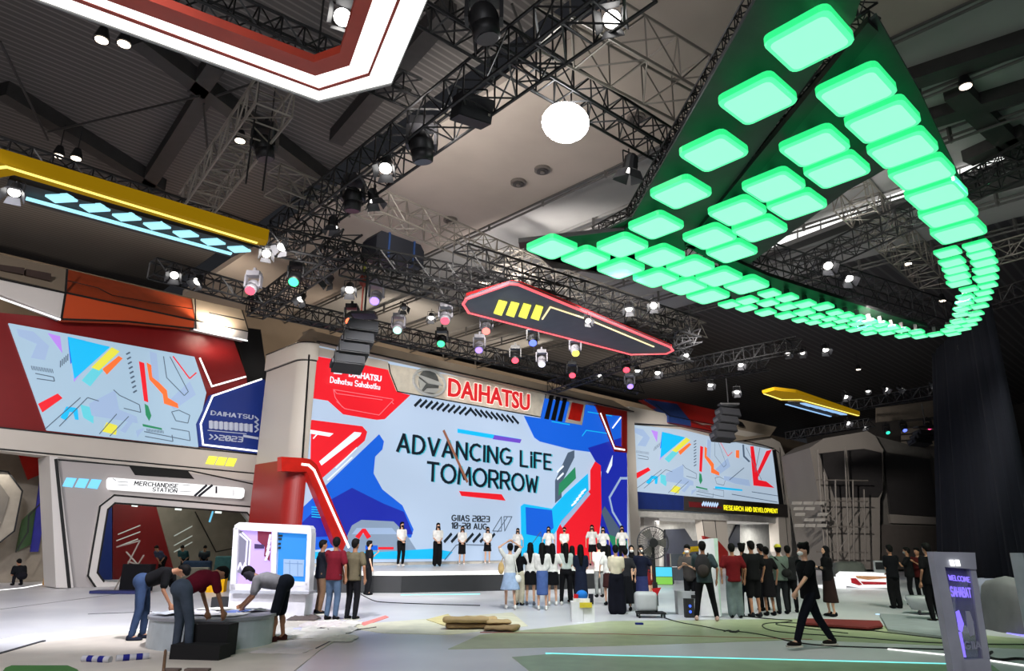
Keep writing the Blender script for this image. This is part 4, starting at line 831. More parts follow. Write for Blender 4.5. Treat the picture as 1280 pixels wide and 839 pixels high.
# cables hanging from trusses
ct = mat('cable black', (14, 14, 16), .6)
for i, (x, y0, y1, z) in enumerate([(318, 150, 260, 10.6), (338, 160, 265, 10.6), (690, -10, 40, 12), (540, 330, 0, 12), (405, -5, 30, 12)]):
    if y1 == 0: continue
    a = atz(x, y0, z); tag(MB().tube(a, a+V((0, 0, -1.6)), .02, 5).tube(a, a+V((0, 0, 2)), .015, 5).build('hanging_cable', ct), 'black cable hanging from the rigging, %s' % ['left of the ladder truss pair', 'right of the ladder truss pair', 'above the brightest spotlight', '', 'inside the hexagonal frame'][i], 'cable')
# spots added behind the booth tops to brighten the wall; area fills added inside
for u, zz, pw_ in ((-12, 9.6, 1500), (-3, 10.2, 1800), (8, 10.2, 2000), (20, 10.2, 2400), (34, 10, 2600)):
    a = PM.at(u, zz, 3.0); c = PM.at(u, 12, 12); spot(a, c, pw_, 140, (1, .86, .7), .4)
a = PL.at(4, 4.0, 2.2); hall(a, 3.0, 95, (1, .96, .9)); a = PL.at(-2.5, 3.8, 2.6); hall(a, 2.0, 60, (1, .96, .9))  # unseen fills added to brighten the merchandise booth interior
[hall(PR.at(uR+k_, 3.05, 2.6), 2.2, 170, (1, .99, .95)) for k_ in (6, 12, 18, 24)]  # unseen fills added to brighten the research booth interior
#PART2
# ------------------------------------------------------------------ floor coverings and lines
def fslab(px, z, th, name, m, label=None, cat='floor covering', par=None):
    o = MB().prism([atz(x, y, z) for x, y in px], (0, 0, th)).build(name, m, par)
    if label: tag(o, label, cat)
    return o
film = mat('cream film', (205, 196, 184), .45, scale=1.5, bump=.3)
fslab([(-30, 870), (-30, 828), (52, 804), (160, 792), (300, 778), (425, 776), (441, 789), (402, 812), (330, 870)], .0, .012, 'protective_film', film, 'cream protective film spread on the floor around the round plinth')
fslab([(560, 812), (600, 794), (760, 777), (1010, 774), (1180, 790), (1290, 800), (1290, 812), (1000, 800), (760, 808)], .0, .006, 'floor_mat', mat('olive vinyl', (168, 176, 140), .4), 'olive tinted vinyl strip crossing the right half of the floor')
fslab([(640, 822), (690, 818), (1240, 832), (1290, 870), (700, 870)], .0, .006, 'floor_mat', mat('green light tint', (150, 172, 140), .4), 'green light tint on the floor in front of the cyan floor light')  # green light on the floor put into the colour of a thin slab
fslab([(6, 838), (14, 835), (84, 835), (96, 840), (110, 860), (-10, 860)], .0, .03, 'floor_mat', mat('green mat', (60, 120, 50), .7), 'dark green mat corner at the bottom left edge')
def fline(px, w, m, name, label, z=.015, cat='light strip'):
    P = [atz(x, y, 0) for x, y in px]; b = MB()
    for a, c in zip(P, P[1:]):
        d = (c-a).normalized(); s = d.cross(V((0, 0, 1)))*w/2; b.prism([a-s, c-s, c+s, a+s], (0, 0, z))
    return tag(b.build(name, m), label, cat)
fline([(-20, 806), (30, 795), (170, 788), (300, 779)], .05, W_LED, 'floor_light_strip', 'white light strip in the floor edge at far left')
fline([(682, 817.5), (760, 820), (1000, 826), (1235, 832)], .035, mat('cyan floor light', (130, 240, 240), .5, 0, 1.2), 'floor_light_strip', 'cyan light strip in the floor at the bottom right')
fline([(1095, 768), (1150, 772), (1185, 775)], .09, mat('pale blue floor light', (190, 225, 255), .5, 0, 1.2), 'floor_light_strip', 'pale blue light strip left of the welcome totem')
fline([(1110, 812), (1190, 820)], .03, W_LED, 'floor_light_strip', 'thin white strip by the foot of the welcome totem')
fline([(1235, 826), (1290, 834)], .05, W_LED, 'floor_light_strip', 'white strip right of the welcome totem foot')
fline([(501, 744), (600, 743)], .05, mat('cyan floor light', (130, 240, 240)), 'floor_light_strip', 'faint cyan strip before the stage')
fline([(600, 791), (760, 793), (1015, 800)], .05, mat('dull red tape', (140, 60, 50), .6), 'floor_tape', 'long dull red tape line across the floor', .01, 'tape')
fline([(0, 762), (130, 745), (160, 741)], .03, mat('floor seam', (60, 60, 62), .6), 'floor_seam', 'dark seam line on the left floor', .004, 'seam')
fline([(0, 818), (55, 802)], .05, mat('floor seam', (60, 60, 62)), 'floor_seam', 'dark film edge at the left border', .02, 'seam')
fline([(395, 812), (440, 789), (470, 785)], .02, mat('floor seam', (60, 60, 62)), 'floor_seam', 'dark edge of the cream film right of the plinth', .02, 'seam')
fline([(110, 768), (190, 765)], .02, mat('floor seam', (60, 60, 62)), 'floor_seam', 'short thin cable groove on the left floor', .01, 'seam')
fslab([(450, 780), (482, 770), (486, 772), (455, 783)], .0, .01, 'floor_tape', mat('pink film', (230, 130, 120), .5), 'pink red film scrap on the floor left of the fabric pile', 'tape')
fslab([(420, 783), (640, 766), (660, 783), (560, 794), (480, 792)], .0, .008, 'protective_film', mat('thin film', (220, 216, 190), .4), 'pale film under the folded brown fabric')
rm = thing('red_mat', 'flat dark red mat stack on the floor behind the walking man', 'mat', atz(1060, 781, 0))
for k in range(2): MB().prism([atz(x, y, .04*k+.0) for x, y in ((1000, 775), (1100, 778), (1104, 784), (1085, 787), (1003, 781))], (0, 0, .035)).build('mat_layer', mat('dark red mat', (110, 24, 24), .7) if k else mat('grey mat', (80, 76, 74), .7), rm)

# ------------------------------------------------------------------ people
skin = mat('skin', (205, 158, 130), .5, var=.03); skin2 = mat('skin tan', (160, 112, 84), .5, var=.03); hairm = mat('black hair', (9, 8, 8), .75, var=.1, spec=.15)
CL = {}
def cloth(rgb): return mat('cloth %d %d %d' % rgb, rgb, .9, scale=8, var=.08, spec=.12)
def ik(a, t, l1, l2, hint):
    a = V(a); t = V(t); d = t-a; L = d.length; mx = (l1+l2)*.995
    if L > mx: t = a+d*(mx/L); d = t-a; L = mx
    x = (l1*l1-l2*l2+L*L)/(2*L); h = math.sqrt(max(0, l1*l1-x*x)); n = d/L; hh = V(hint); hh = hh-n*hh.dot(n)
    hh.normalize(); return a+n*x+hh*h, t
WHITE, BLACK = (225, 222, 218), (16, 16, 19)
def person(label, px, py, H, yaw, top=WHITE, bottom=BLACK, bot='trousers', hair='short', arms='down', lean=0, hl=None, pz=.93, feet=((-.1, 0), (.1, 0)), sleeve='short', mask=None, shoe=BLACK,
           z0=0.0, hands=None, sk=skin, fem=False, near=False, hem=.5, wide=0, headturn=0, socks=False, group=None, xtra=None, pelv=(0, 0), legz=(0, 0), px2=None):
    loc = atz(px, py, z0) if px2 is None else V(px2)
    rz = math.radians(yaw); t = thing('person', label, 'person', loc, rz, group)
    sc = H/1.70; Rm = Matrix.Rotation(rz, 3, 'Z')
    Wd = lambda p: loc+Rm @ (V(p)*sc)
    vox = .013 if near else .024
    def fin(mb, name, m, vx=None, sm=4, par=None):
        o = mb.build(name, m, par or t, True); md = o.modifiers.new('r', 'REMESH'); md.mode = 'VOXEL'; md.voxel_size = (vx or vox); md.use_smooth_shade = True
        s = o.modifiers.new('s', 'SMOOTH'); s.factor = .5; s.iterations = sm; return o
    lp = math.radians(lean); hlr = math.radians(lean*.6 if hl is None else hl)
    up = V((0, math.sin(lp), math.cos(lp))); fw = V((0, math.cos(lp), -math.sin(lp))); X = V((1, 0, 0))
    P = V((pelv[0], pelv[1], pz)); Sp = lambda l, x=0, f=0: P+up*l+X*x+fw*f
    sw = .155 if fem else .18
    neck = Sp(.50); hup = V((0, math.sin(hlr), math.cos(hlr))); ht = math.radians(headturn)
    hfw = V((-math.sin(ht), math.cos(hlr)*math.cos(ht), -math.sin(hlr)*math.cos(ht))).normalized(); hsd = hfw.cross(hup).normalized()
    hc = neck+hup*.155
    HP = lambda x, y, z: hc+hsd*x+hfw*y+hup*z
    HR = Matrix((hsd, hfw, hup)).transposed()
    def B(mb, c, r, n=12, m=8, R=None):
        mb.ball(Wd(c), (r[0]*sc, r[1]*sc, r[2]*sc), n, m, Rm @ (R if R is not None else Matrix.Identity(3)))
    def Cp(mb, a, b_, ra, rb, n=8): mb.cap(Wd(a), Wd(b_), ra*sc, rb*sc, n)
    # arms
    if hands is None:
        hands = {'down': (Sp(-.06, -.27, .04), Sp(-.06, .27, .04)), 'clasp': (Sp(.02, -.03, .19), Sp(.02, .05, .20)), 'up': (HP(-.1, -.02, .14), HP(.1, -.02, .14)),
                 'phone': (Sp(.34, -.06, .30), Sp(.34, .07, .30)), 'behind': (Sp(.02, -.05, -.16), Sp(.02, .06, -.17)), 'one': (Sp(.36, -.05, .28), Sp(-.06, .27, .03)),
                 'cross': (Sp(.25, .1, .2), Sp(.22, -.1, .2)), 'hip': (Sp(.12, -.2, .08), Sp(-.06, .26, .03))}[arms]
    sh = (Sp(.43, -sw), Sp(.43, sw)); el = []; hd = []
    for k, sgn in ((0, -1), (1, 1)):
        hint = V((sgn*.6, -.6, -.4)) if arms != 'up' else V((sgn, 0, .4))
        e, w_ = ik(sh[k], hands[k], .285, .25, hint); el.append(e); hd.append(w_)
    # legs
    hip = [P+V((-.085, 0, -.03)), P+V((.085, 0, -.03))]; kn = []; an = []
    for k in (0, 1):
        f = feet[k]; a_ = V((f[0], f[1], .085+legz[k])); q, a2 = ik(hip[k], a_, .416, .406, (0.05*(k*2-1), 1, 0)); kn.append(q); an.append(a2)
    body = MB()
    B(body, hc, (.076, .092, .112), 16, 11, HR); B(body, HP(0, .03, -.06), (.055, .06, .055), 12, 8, HR)
    Cp(body, HP(0, .09, .0), HP(0, .108, -.025), .009, .014); B(body, HP(-.078, -.005, -.01), (.012, .02, .03), 8, 6, HR); B(body, HP(.078, -.005, -.01), (.012, .02, .03), 8, 6, HR)
    Cp(body, Sp(.42), HP(0, -.01, -.06), .055, .05)
    body.loft([(Wd(Sp(l)), Rm @ X*rx*sc, Rm @ fw*ry*sc) for l, rx, ry in ((-.06, .09, .07), (0, .11, .08), (.18, .11, .08), (.36, .13, .085), (.46, .09, .055))], 14)
    for k, sgn in ((0, -1), (1, 1)):
        Cp(body, sh[k], el[k], .046, .036); Cp(body, el[k], hd[k], .036, .026); Cp(body, Sp(.42), sh[k], .06, .048)
        fd = (hd[k]-el[k]).normalized(); fd = (fd+V((0, 0, -.35))*(1 if arms in ('down', 'hip') else 0)).normalized()
        sd = fd.cross(V((0, 0, 1))); sd = sd.normalized() if sd.length > .1 else V((0, 1, 0)); pn = fd.cross(sd)
        if abs(fd.z) > .75: sd = V((0, 1, 0))-fd*fd.y; sd.normalize(); pn = fd.cross(sd)
        kn_ = hd[k]+fd*.085
        Cp(body, hd[k], kn_, .028, .034)
        for j, (o_, ln) in enumerate(((-.034, .068), (-.012, .08), (.011, .076), (.032, .06))):
            r0 = kn_+sd*o_; m_ = r0+fd*ln*.55+sd*o_*.25; c_ = m_+fd*ln*.42-pn*.016*(1 if fd.z < -.3 else .5)
            Cp(body, r0-fd*.02, m_, .0115, .0105, 6); Cp(body, m_, c_, .0105, .009, 6)
        th = hd[k]+fd*.03+sd*(.03 if k else -.03); Cp(body, th, th+sd*(.028 if k else -.028)+fd*.035, .0135, .012, 6); Cp(body, th+sd*(.028 if k else -.028)+fd*.035, th+sd*(.034 if k else -.034)+fd*.062, .012, .009, 6)
        lk = .72 if bot == 'trousers' else (.8 if bot in ('dress',) else 1.0)
        Cp(body, hip[k], kn[k], .078*(.75 if bot != 'x' else 1), .055*lk); Cp(body, kn[k], an[k], .052*lk, .034); Cp(body, an[k], an[k]+V((0, .1, -.045)), .034, .03)
        mid = (kn[k]*.6+an[k]*.4)+V((0, -.018, 0)); B(body, mid, (.042, .045, .09), 8, 6)
    fin(body, 'body', sk)
    # face
    for s_ in (-1, 1):
        e = MB(); B(e, HP(.03*s_, .082, .012), (.012, .008, .007), 8, 6, HR); e.build('eye', hairm, t, True)
    e = MB(); B(e, HP(0, .088, -.055), (.02, .008, .006), 8, 6, HR); e.build('mouth', mat('lips', (150, 80, 74), .5), t, True)
    if mask:
        e = MB(); B(e, HP(0, .05, -.045), (.062, .062, .048), 12, 8, HR); e.build('face_mask', cloth(mask), t, True)
    # hair
    h = MB()
    if hair == 'hijab':
        B(h, HP(0, -.018, .012), (.092, .1, .122), 14, 9, HR); B(h, HP(0, -.0, -.1), (.085, .085, .07), 12, 8, HR); Cp(h, HP(0, -.02, -.1), Sp(.4, 0, 0), .08, .12)
        h.loft([(Wd(Sp(l)), Rm @ X*rx*sc, Rm @ fw*ry*sc) for l, rx, ry in ((.25, .16, .14), (.36, .17, .13), (.47, .12, .1), (.52, .07, .07))], 14)
        fin(h, 'hijab', cloth(top if xtra != 'dark hijab' else BLACK), .022)
    else:
        B(h, HP(0, -.02, .028), (.09, .097, .104), 14, 9, HR); B(h, HP(0, .035, .08), (.074, .062, .042), 12, 7, HR); B(h, HP(0, -.05, -.02), (.076, .058, .075), 12, 8, HR)
        if hair == 'long':
            Cp(h, HP(0, -.06, -.02), Sp(.42, 0, -.09), .072, .075); Cp(h, Sp(.42, 0, -.09), Sp(.24, 0, -.12), .075, .045)
            for s_ in (-1, 1): Cp(h, HP(.07*s_, -.01, 0), Sp(.38, .09*s_, 0), .025, .03)
        if hair == 'bun': B(h, HP(0, -.12, .04), (.045, .04, .045))
        if hair == 'tail': Cp(h, HP(0, -.1, .02), Sp(.34, 0, -.1), .03, .025)
        if hair == 'curly':
            rr = random.Random(3)
            for i in range(16): a = rr.uniform(0, 6.3); B(h, HP(.075*math.cos(a), -.01+.075*math.sin(a), rr.uniform(.04, .12)), (.035, .035, .035), 7, 5)
        fin(h, 'hair', hairm, .02)
        if hair == 'cap' or xtra == 'cap':
            c = MB(); B(c, HP(0, -.01, .06), (.092, .1, .075), 14, 8, HR); B(c, HP(0, .1, .055), (.06, .06, .012), 10, 6, HR); c.build('cap', cloth((190, 180, 60)), t, True)
        if xtra == 'scarf': c = MB(); B(c, HP(0, -.0, -.0), (.094, .1, .12), 14, 9, HR); B(c, HP(0, .02, -.09), (.08, .08, .06), 12, 8, HR); fin(c, 'head_scarf', cloth((60, 58, 66)), .02)
        if xtra == 'headband': c = MB(); B(c, HP(0, .0, .1), (.05, .05, .03), 10, 6, HR); c.build('head_clip', cloth(WHITE), t, True)
    # top
    g = MB(); k_ = .93 if fem else 1.0
    mk = 1 if fem else 1.1; rings = [((-.07 if fem else -.12) if bot != 'dress' else -.1, .172*mk, .135*mk), (.08, .158*mk, .125*mk), (.2, .153*k_*mk+.003, .12*mk), (.34, .178*k_*mk, .13*mk), (.43, .162*k_*mk, .105), (.485, .08, .068)]
    if fem and arms == 'clasp': rings[0] = (.02, .14, .11)
    if lean > 40: rings = [(.07, .165, .12), (.12, .165, .125)]+rings[2:]
    g.loft([(Wd(Sp(l, 0, .005)), Rm @ X*rx*sc, Rm @ fw*ry*sc) for l, rx, ry in rings], 16)
    for k in (0, 1):
        Cp(g, Sp(.40, (k*2-1)*sw*.5), sh[k], .078, .064)
        if sleeve == 'short': e_ = sh[k].lerp(el[k], .72); Cp(g, sh[k], e_, .068*mk, .064*mk)
        else: Cp(g, sh[k], el[k], .064, .054); Cp(g, el[k], el[k].lerp(hd[k], .9), .054, .042)
    fin(g, 'top', cloth(top), .017 if near else .024)
    # lower garment
    g = MB()
    if bot in ('trousers', 'shorts'):
        g.loft([(Wd(Sp(l)), Rm @ X*rx*sc, Rm @ fw*ry*sc) for l, rx, ry in ((-.1, .15, .115), (-.02, .168, .125), (.06, .15, .112), (.09, .145, .108))], 14)
        B(g, P+V((0, 0, -.02)), (.165, .135, .12))
        if lean > 40: B(g, P+V((0, -.02, .02)), (.175, .15, .14)); B(g, Sp(.06), (.16, .12, .12))
        for k in (0, 1):
            Cp(g, hip[k]+V((0, 0, .02)), kn[k], .102+wide*.2, .074+wide if bot == 'trousers' else .092)
            if bot == 'trousers': Cp(g, kn[k], kn[k].lerp(an[k], .93), .074+wide, .06+wide*1.2)
    else:
        fc = (an[0]+an[1])/2; hz = hem-.05
        f_ = (P.z-hz)/max(.1, P.z-.085); hc_ = P.lerp(V((fc.x, fc.y, .085)), f_); hc_.z = hz
        rx = .2+wide; pts = [(Sp(.1), .135, .105), (Sp(.0), .165, .125), (P.lerp(hc_, .5), .175+wide*.5, .14+wide*.5), (hc_, rx, .16+wide)]
        g.loft([(Wd(c), Rm @ X*a*sc, Rm @ V((0, 1, 0))*b_*sc) for c, a, b_ in pts], 18)
    fin(g, {'trousers': 'trousers', 'shorts': 'shorts'}.get(bot, 'skirt'), cloth(bottom), .02 if near else .026)
    for k in (0, 1):
        s = MB(); a_ = an[k]; B(s, a_+V((0, .055, -.045)), (.047, .135, .04), 12, 7); B(s, a_+V((0, -.02, -.02)), (.04, .055, .055), 10, 6)
        so = s.build('shoe', cloth(shoe), t, True)
        if near: s = MB(); s.box(Wd(a_+V((0, .055, -.078))), (.085*sc, .26*sc, .022), Rm); s.build('sole', cloth((190, 185, 170) if shoe != WHITE else WHITE), so)
    t['_'] = 1; del t['_']
    return t, Wd, Sp, hd, Rm
def shoulder_bag(t, Wd, at_, size, rgb, Rm, strap_to=None, name='handbag', label='', cat='bag', R2=None):
    c = Wd(at_); o = thing(name, label, cat, c)
    b = MB(); b.ball(c, (size[0]/2, size[1]/2, size[2]/2), 12, 8, Rm); m = b.build('bag_body', cloth(rgb), o, True)
    if strap_to: MB().path([c+V((0, 0, size[2]*.45)), Wd(strap_to)], .012, 5).build('strap', cloth(rgb), o)
    return o
ZS = BZ
# on the stage
G1 = None
st = [('woman on stage in white top and black trousers with white sneakers, leftmost', 500, 708, 1.70, 215, dict(hair='long', arms='clasp', shoe=WHITE)),
      ('woman on stage in white top and wide black trousers beside leftmost one', 546, 708, 1.68, 200, dict(hair='long', arms='clasp', wide=.03)),
      ('woman on stage in white top and straight black knee skirt', 577, 706, 1.62, 190, dict(bot='skirt', hair='long', hem=.5, shoe=WHITE, wide=-.02)),
      ('woman on stage in white blouse and flared short black skirt, before the date lettering', 609, 705, 1.62, 185, dict(bot='skirt', hair='long', hem=.62, wide=.0, shoe=WHITE)),
      ('woman on stage in white top seen behind the person with raised arms', 647, 705, 1.58, 175, dict(bot='skirt', hair='long', hem=.6, arms='down')),
      ('woman on stage in white top and black skirt near the cyan graphic', 686, 707, 1.62, 175, dict(bot='skirt', hair='long', hem=.55, arms='down')),
      ('woman on stage in white top and black trousers before the red graphic', 706, 708, 1.58, 170, dict(hair='tail', arms='clasp')),
      ('woman on stage in white top and short black skirt right of the red graphic', 741, 707, 1.72, 170, dict(bot='skirt', hair='long', hem=.6, arms='down')),
      ('woman on stage in white top and black trousers, second from the right end', 755, 708, 1.62, 165, dict(hair='long', arms='down')),
      ('woman on stage in white top and black trousers, rightmost', 779, 708, 1.68, 175, dict(hair='long', arms='down'))]
for l, x, y, H, yw, kw in st:
    kw = dict(kw); kw.setdefault('arms', 'clasp'); person(l, x, y, H, yw, mask=(30, 30, 34), z0=ZS, fem=True, **kw)
# watching crowd
ps = person('woman in pale grey blouse and flared light denim skirt, both hands on her head', 637, 762, 1.58, 10, (205, 204, 200), (150, 170, 200), 'skirt', 'bun', 'up', fem=True, hem=.55, wide=.08, shoe=WHITE, feet=((-.08, .12), (.12, -.16)))
shoulder_bag(ps[0], ps[1], (-.24, .02, 1.05), (.16, .1, .3), (190, 160, 110), ps[4], (-.16, 0, 1.4), 'straw_bag', 'tan straw bag at the left side of the woman with raised hands')
shoulder_bag(ps[0], ps[1], (.2, -.08, .78), (.2, .09, .2), (225, 222, 216), ps[4], (.1, -.1, 1.38), 'white_handbag', 'small white handbag on a long strap behind the woman with raised hands')
person('woman in black top and cream trousers behind the woman with raised hands', 648, 757, 1.5, -30, BLACK, (190, 182, 160), 'trousers', 'long', 'phone', fem=True, wide=.02)
person('long haired woman in white top and short black skirt, dark stockings', 663, 757, 1.6, -5, WHITE, BLACK, 'skirt', 'long', 'phone', fem=True, hem=.6, shoe=(90, 90, 100))
ps = person('long haired woman in white blouse and blue denim pencil skirt', 678, 763, 1.6, 0, (222, 220, 216), (74, 96, 150), 'skirt', 'long', 'clasp', fem=True, hem=.42, wide=-.04, shoe=WHITE, sleeve='long', xtra='headband')
person('woman in white top and black skirt right of the denim skirt woman', 691, 757, 1.58, 5, WHITE, BLACK, 'skirt', 'long', 'down', fem=True, hem=.6, shoe=WHITE)
person('woman in light grey tee and slim black trousers', 708, 757, 1.6, 5, (186, 196, 190), BLACK, 'trousers', 'long', 'clasp', fem=True, feet=((-.14, 0), (.16, 0)), shoe=WHITE)
person('woman in white shirt half hidden right of the grey tee woman', 716, 753, 1.52, 10, WHITE, BLACK, 'trousers', 'long', 'down', fem=True)
person('woman in navy knee length dress behind the white paint bin', 727, 762, 1.56, 0, (24, 30, 48), (24, 30, 48), 'dress', 'long', 'clasp', fem=True, hem=.42, sleeve='short')
person('person in grey trousers between the navy dress and beige tee women', 750, 747, 1.6, 15, (190, 186, 180), (104, 106, 106), 'trousers', 'short', 'clasp')
person('woman in white top half hidden left of the beige tee woman', 762, 757, 1.55, 10, WHITE, (60, 34, 34), 'skirt', 'long', 'down', fem=True, hem=.55)
ps = person('woman in beige tee and very wide black trousers', 772, 768, 1.56, -5, (206, 196, 172), (16, 17, 26), 'trousers', 'short', 'clasp', fem=True, wide=.07, shoe=(60, 60, 64))
person('woman in dark dress between the beige tee woman and masked pair', 784, 764, 1.5, 0, (40, 40, 44), (16, 17, 22), 'dress', 'short', 'down', fem=True, hem=.25, wide=.03)
ps = person('woman in hijab and white mask facing the camera with black backpack', 792, 758, 1.55, 175, (120, 118, 120), BLACK, 'dress', 'hijab', 'clasp', fem=True, hem=.3, mask=WHITE, xtra='dark hijab')
person('woman in white mask and navy top with slate skirt facing the camera', 804, 761, 1.56, 165, (22, 26, 44), (44, 50, 92), 'skirt', 'long', 'down', fem=True, hem=.3, mask=WHITE)
person('person in dark top and red patterned shorts behind the fan pole', 815, 748, 1.52, 60, (28, 26, 34), (110, 30, 30), 'shorts', 'short', 'phone', shoe=WHITE)
# group in front of the research booth
ps = person('man in grey green tee and black trousers, grey backpack, right of the fan', 884, 777, 1.66, -10, (54, 66, 70), BLACK, 'trousers', 'short', 'one', feet=((-.22, 0), (.22, 0)), sk=skin2, shoe=(180, 150, 140))
W_ = ps[1]; bp = thing('backpack', 'dark grey backpack worn by the man right of the fan', 'backpack', W_((-.05, -.16, 1.05)))
MB().ball(W_((-.03, -.17, 1.17)), (.17, .11, .25), 14, 9, ps[4]).build('bag_body', cloth((46, 44, 46)), bp, True); MB().ball(W_((-.03, -.26, 1.08)), (.12, .06, .13), 12, 8, ps[4]).build('front_pocket', cloth((58, 52, 50)), bp, True)
for s_ in (-1, 1): MB().path([W_((.09*s_, -.08, 1.38)), W_((.12*s_, .02, 1.44)), W_((.13*s_, .12, 1.3))], .018, 5).build('strap', cloth((40, 38, 40)), bp)
person('masked person looking down behind the backpack man', 866, 768, 1.6, 150, (70, 66, 64), BLACK, 'trousers', 'short', 'phone', mask=WHITE, lean=15)
person('man in dark red tee and grey loose trousers, seen from behind', 921, 773, 1.62, -5, (96, 20, 24), (92, 104, 104), 'trousers', 'short', 'down', wide=.03, sk=skin2)
person('man in black tee close behind the dark red tee man', 934, 771, 1.62, -20, (20, 20, 26), (24, 30, 40), 'trousers', 'curly', 'down', sk=skin2)
person('tall man in black tee and loose black shorts, bare calves', 946, 772, 1.68, 15, (18, 18, 20), (18, 18, 20), 'shorts', 'short', 'down', sk=skin2, shoe=(30, 30, 34))
person('woman in black tee and black skirt, middle of the right group', 964, 770, 1.55, 10, (20, 18, 20), (20, 18, 22), 'skirt', 'bun', 'down', fem=True, hem=.5, sk=skin2)
person('short person in black partly hidden in the right group', 957, 764, 1.62, 30, (24, 22, 24), BLACK, 'trousers', 'short', 'down', sk=skin2)
ps = person('man in grey green shirt and yellow cap with crossbody bag', 980, 768, 1.6, 0, (92, 104, 96), (30, 32, 36), 'trousers', 'short', 'clasp', xtra='cap', sk=skin2)
shoulder_bag(ps[0], ps[1], (.12, -.16, 1.0), (.26, .1, .2), (30, 30, 30), ps[4], (-.14, -.08, 1.4), 'crossbody_bag', 'black crossbody bag worn by the man in the yellow cap')
person('person in dark clothes right of the yellow cap man', 992, 766, 1.58, -10, (30, 30, 32), BLACK, 'trousers', 'short', 'clasp', sk=skin2)
person('woman in black hijab and long dark brown dress, arms folded', 1041, 771, 1.58, 100, (20, 19, 21), (44, 30, 28), 'dress', 'hijab', 'cross', fem=True, hem=.38, xtra='dark hijab', wide=.02, sleeve='long')
# the walking man
person('man in black tee and dark trousers striding left with white mask', 1020, 812, 1.66, 100, (14, 14, 17), (16, 18, 26), 'trousers', 'curly', near=True, pz=.90, lean=4, feet=((-.08, .40), (.08, -.38)), legz=(0, .03),
       hands=(V((-.24, .38, .93)), V((.28, -.30, .84))), mask=(230, 230, 228), shoe=(30, 26, 24))
# far right group
person('man in black tee and black trousers near the red white display car', 1122, 761, 1.62, 10, (18, 18, 22), (18, 18, 20), 'trousers', 'short', 'clasp', wide=.02, sk=skin2)
person('person in black talking, hand to the face, far right group', 1143, 757, 1.56, 60, (20, 20, 22), BLACK, 'trousers', 'short', 'one', sk=skin2, mask=(120, 120, 120))
person('person with red print on black shirt, far right group', 1156, 757, 1.55, 120, (70, 22, 22), BLACK, 'trousers', 'short', 'phone', sk=skin2)
person('tall dark figure standing just left of the welcome totem', 1172, 779, 1.66, 20, (14, 14, 16), (14, 14, 16), 'trousers', 'short', 'down', sk=skin2)
# left: three men at the plinth
person('man in maroon tee and grey blue trousers bending over the round plinth', 226, 822, 1.66, -35, (92, 20, 36), (70, 80, 94), 'trousers', 'short', near=True, lean=64, hl=92, pelv=(0, -.12), feet=((-.13, -.02), (.13, .03)),
       hands=(V((-.14, .42, .6)), V((.2, .46, .6))), sk=skin2, shoe=(40, 36, 40))
person('man in black tee and blue jeans bending at the left of the plinth', 174, 801, 1.66, -78, (18, 18, 20), (52, 68, 98), 'trousers', 'short', near=True, lean=68, hl=90, pelv=(0, -.08), feet=((-.14, .0), (.14, -.1)),
       hands=(V((-.1, .48, .6)), V((.2, .44, .6))), sk=skin2, shoe=(30, 34, 48))
person('man in grey tee and black shorts leaning on the plinth, scarf on head', 347, 803, 1.66, 92, (138, 136, 140), (24, 28, 36), 'shorts', 'short', near=True, lean=80, hl=60, pelv=(0, -.02), feet=((-.12, .05), (.12, -.05)),
       hands=(V((-.16, .58, .56)), V((.2, .72, .58))), sk=skin2, xtra='scarf', shoe=(60, 30, 28))
person('man in maroon polo and blue jeans standing behind the kiosk', 413, 776, 1.68, -15, (98, 20, 32), (74, 92, 116), 'trousers', 'short', 'one', near=True, sk=skin2, headturn=30)
person('man in olive tee and black trousers beside the maroon polo man', 438, 775, 1.65, -20, (92, 84, 66), (20, 20, 24), 'trousers', 'short', 'down', near=True, sk=skin2)
person('person in dark top and brown trousers between kiosk and maroon polo man', 397, 768, 1.62, -60, (26, 28, 34), (110, 84, 64), 'trousers', 'short', 'phone', near=True, sk=skin2)
person('person in black with dark mask at the left end of the stage', 458, 744, 1.62, -60, (20, 20, 24), BLACK, 'trousers', 'short', 'one', mask=(30, 34, 44))
person('person in dark clothes standing inside the left booth opening', 64, 733, 1.6, 20, (20, 20, 24), (26, 26, 32), 'trousers', 'short', 'down', sk=skin2)
person('person sitting on a chair row inside the left booth opening', 50, 726, 1.55, -70, (90, 60, 60), (60, 50, 50), 'trousers', 'short', 'clasp', pz=.52, pelv=(0, -.25), feet=((-.1, .15), (.1, .15)), sk=skin2)
person('person in black squatting at the far left before the chairs', 22, 732, 1.6, 60, (20, 22, 26), (24, 24, 30), 'trousers', 'short', 'phone', lean=45, pz=.34, pelv=(0, -.18), feet=((-.13, .08), (.13, .02)), sk=skin2)
for i, (x, y, c, l) in enumerate([(200, 726, (60, 62, 84), 'person in blue grey seen through the counter window, left'), (228, 724, (46, 80, 84), 'person in teal seen through the counter window, middle'), (252, 724, (74, 84, 88), 'person in grey seen through the counter window, right')]):
    person(l, x, y, 1.55, 160+20*i, c, BLACK, 'trousers', 'short', 'clasp', lean=50, sk=skin2)

# ------------------------------------------------------------------ props
grey = mat('light grey plastic', (170, 172, 174), .5); wplastic = mat('white plastic', (222, 222, 224), .4)
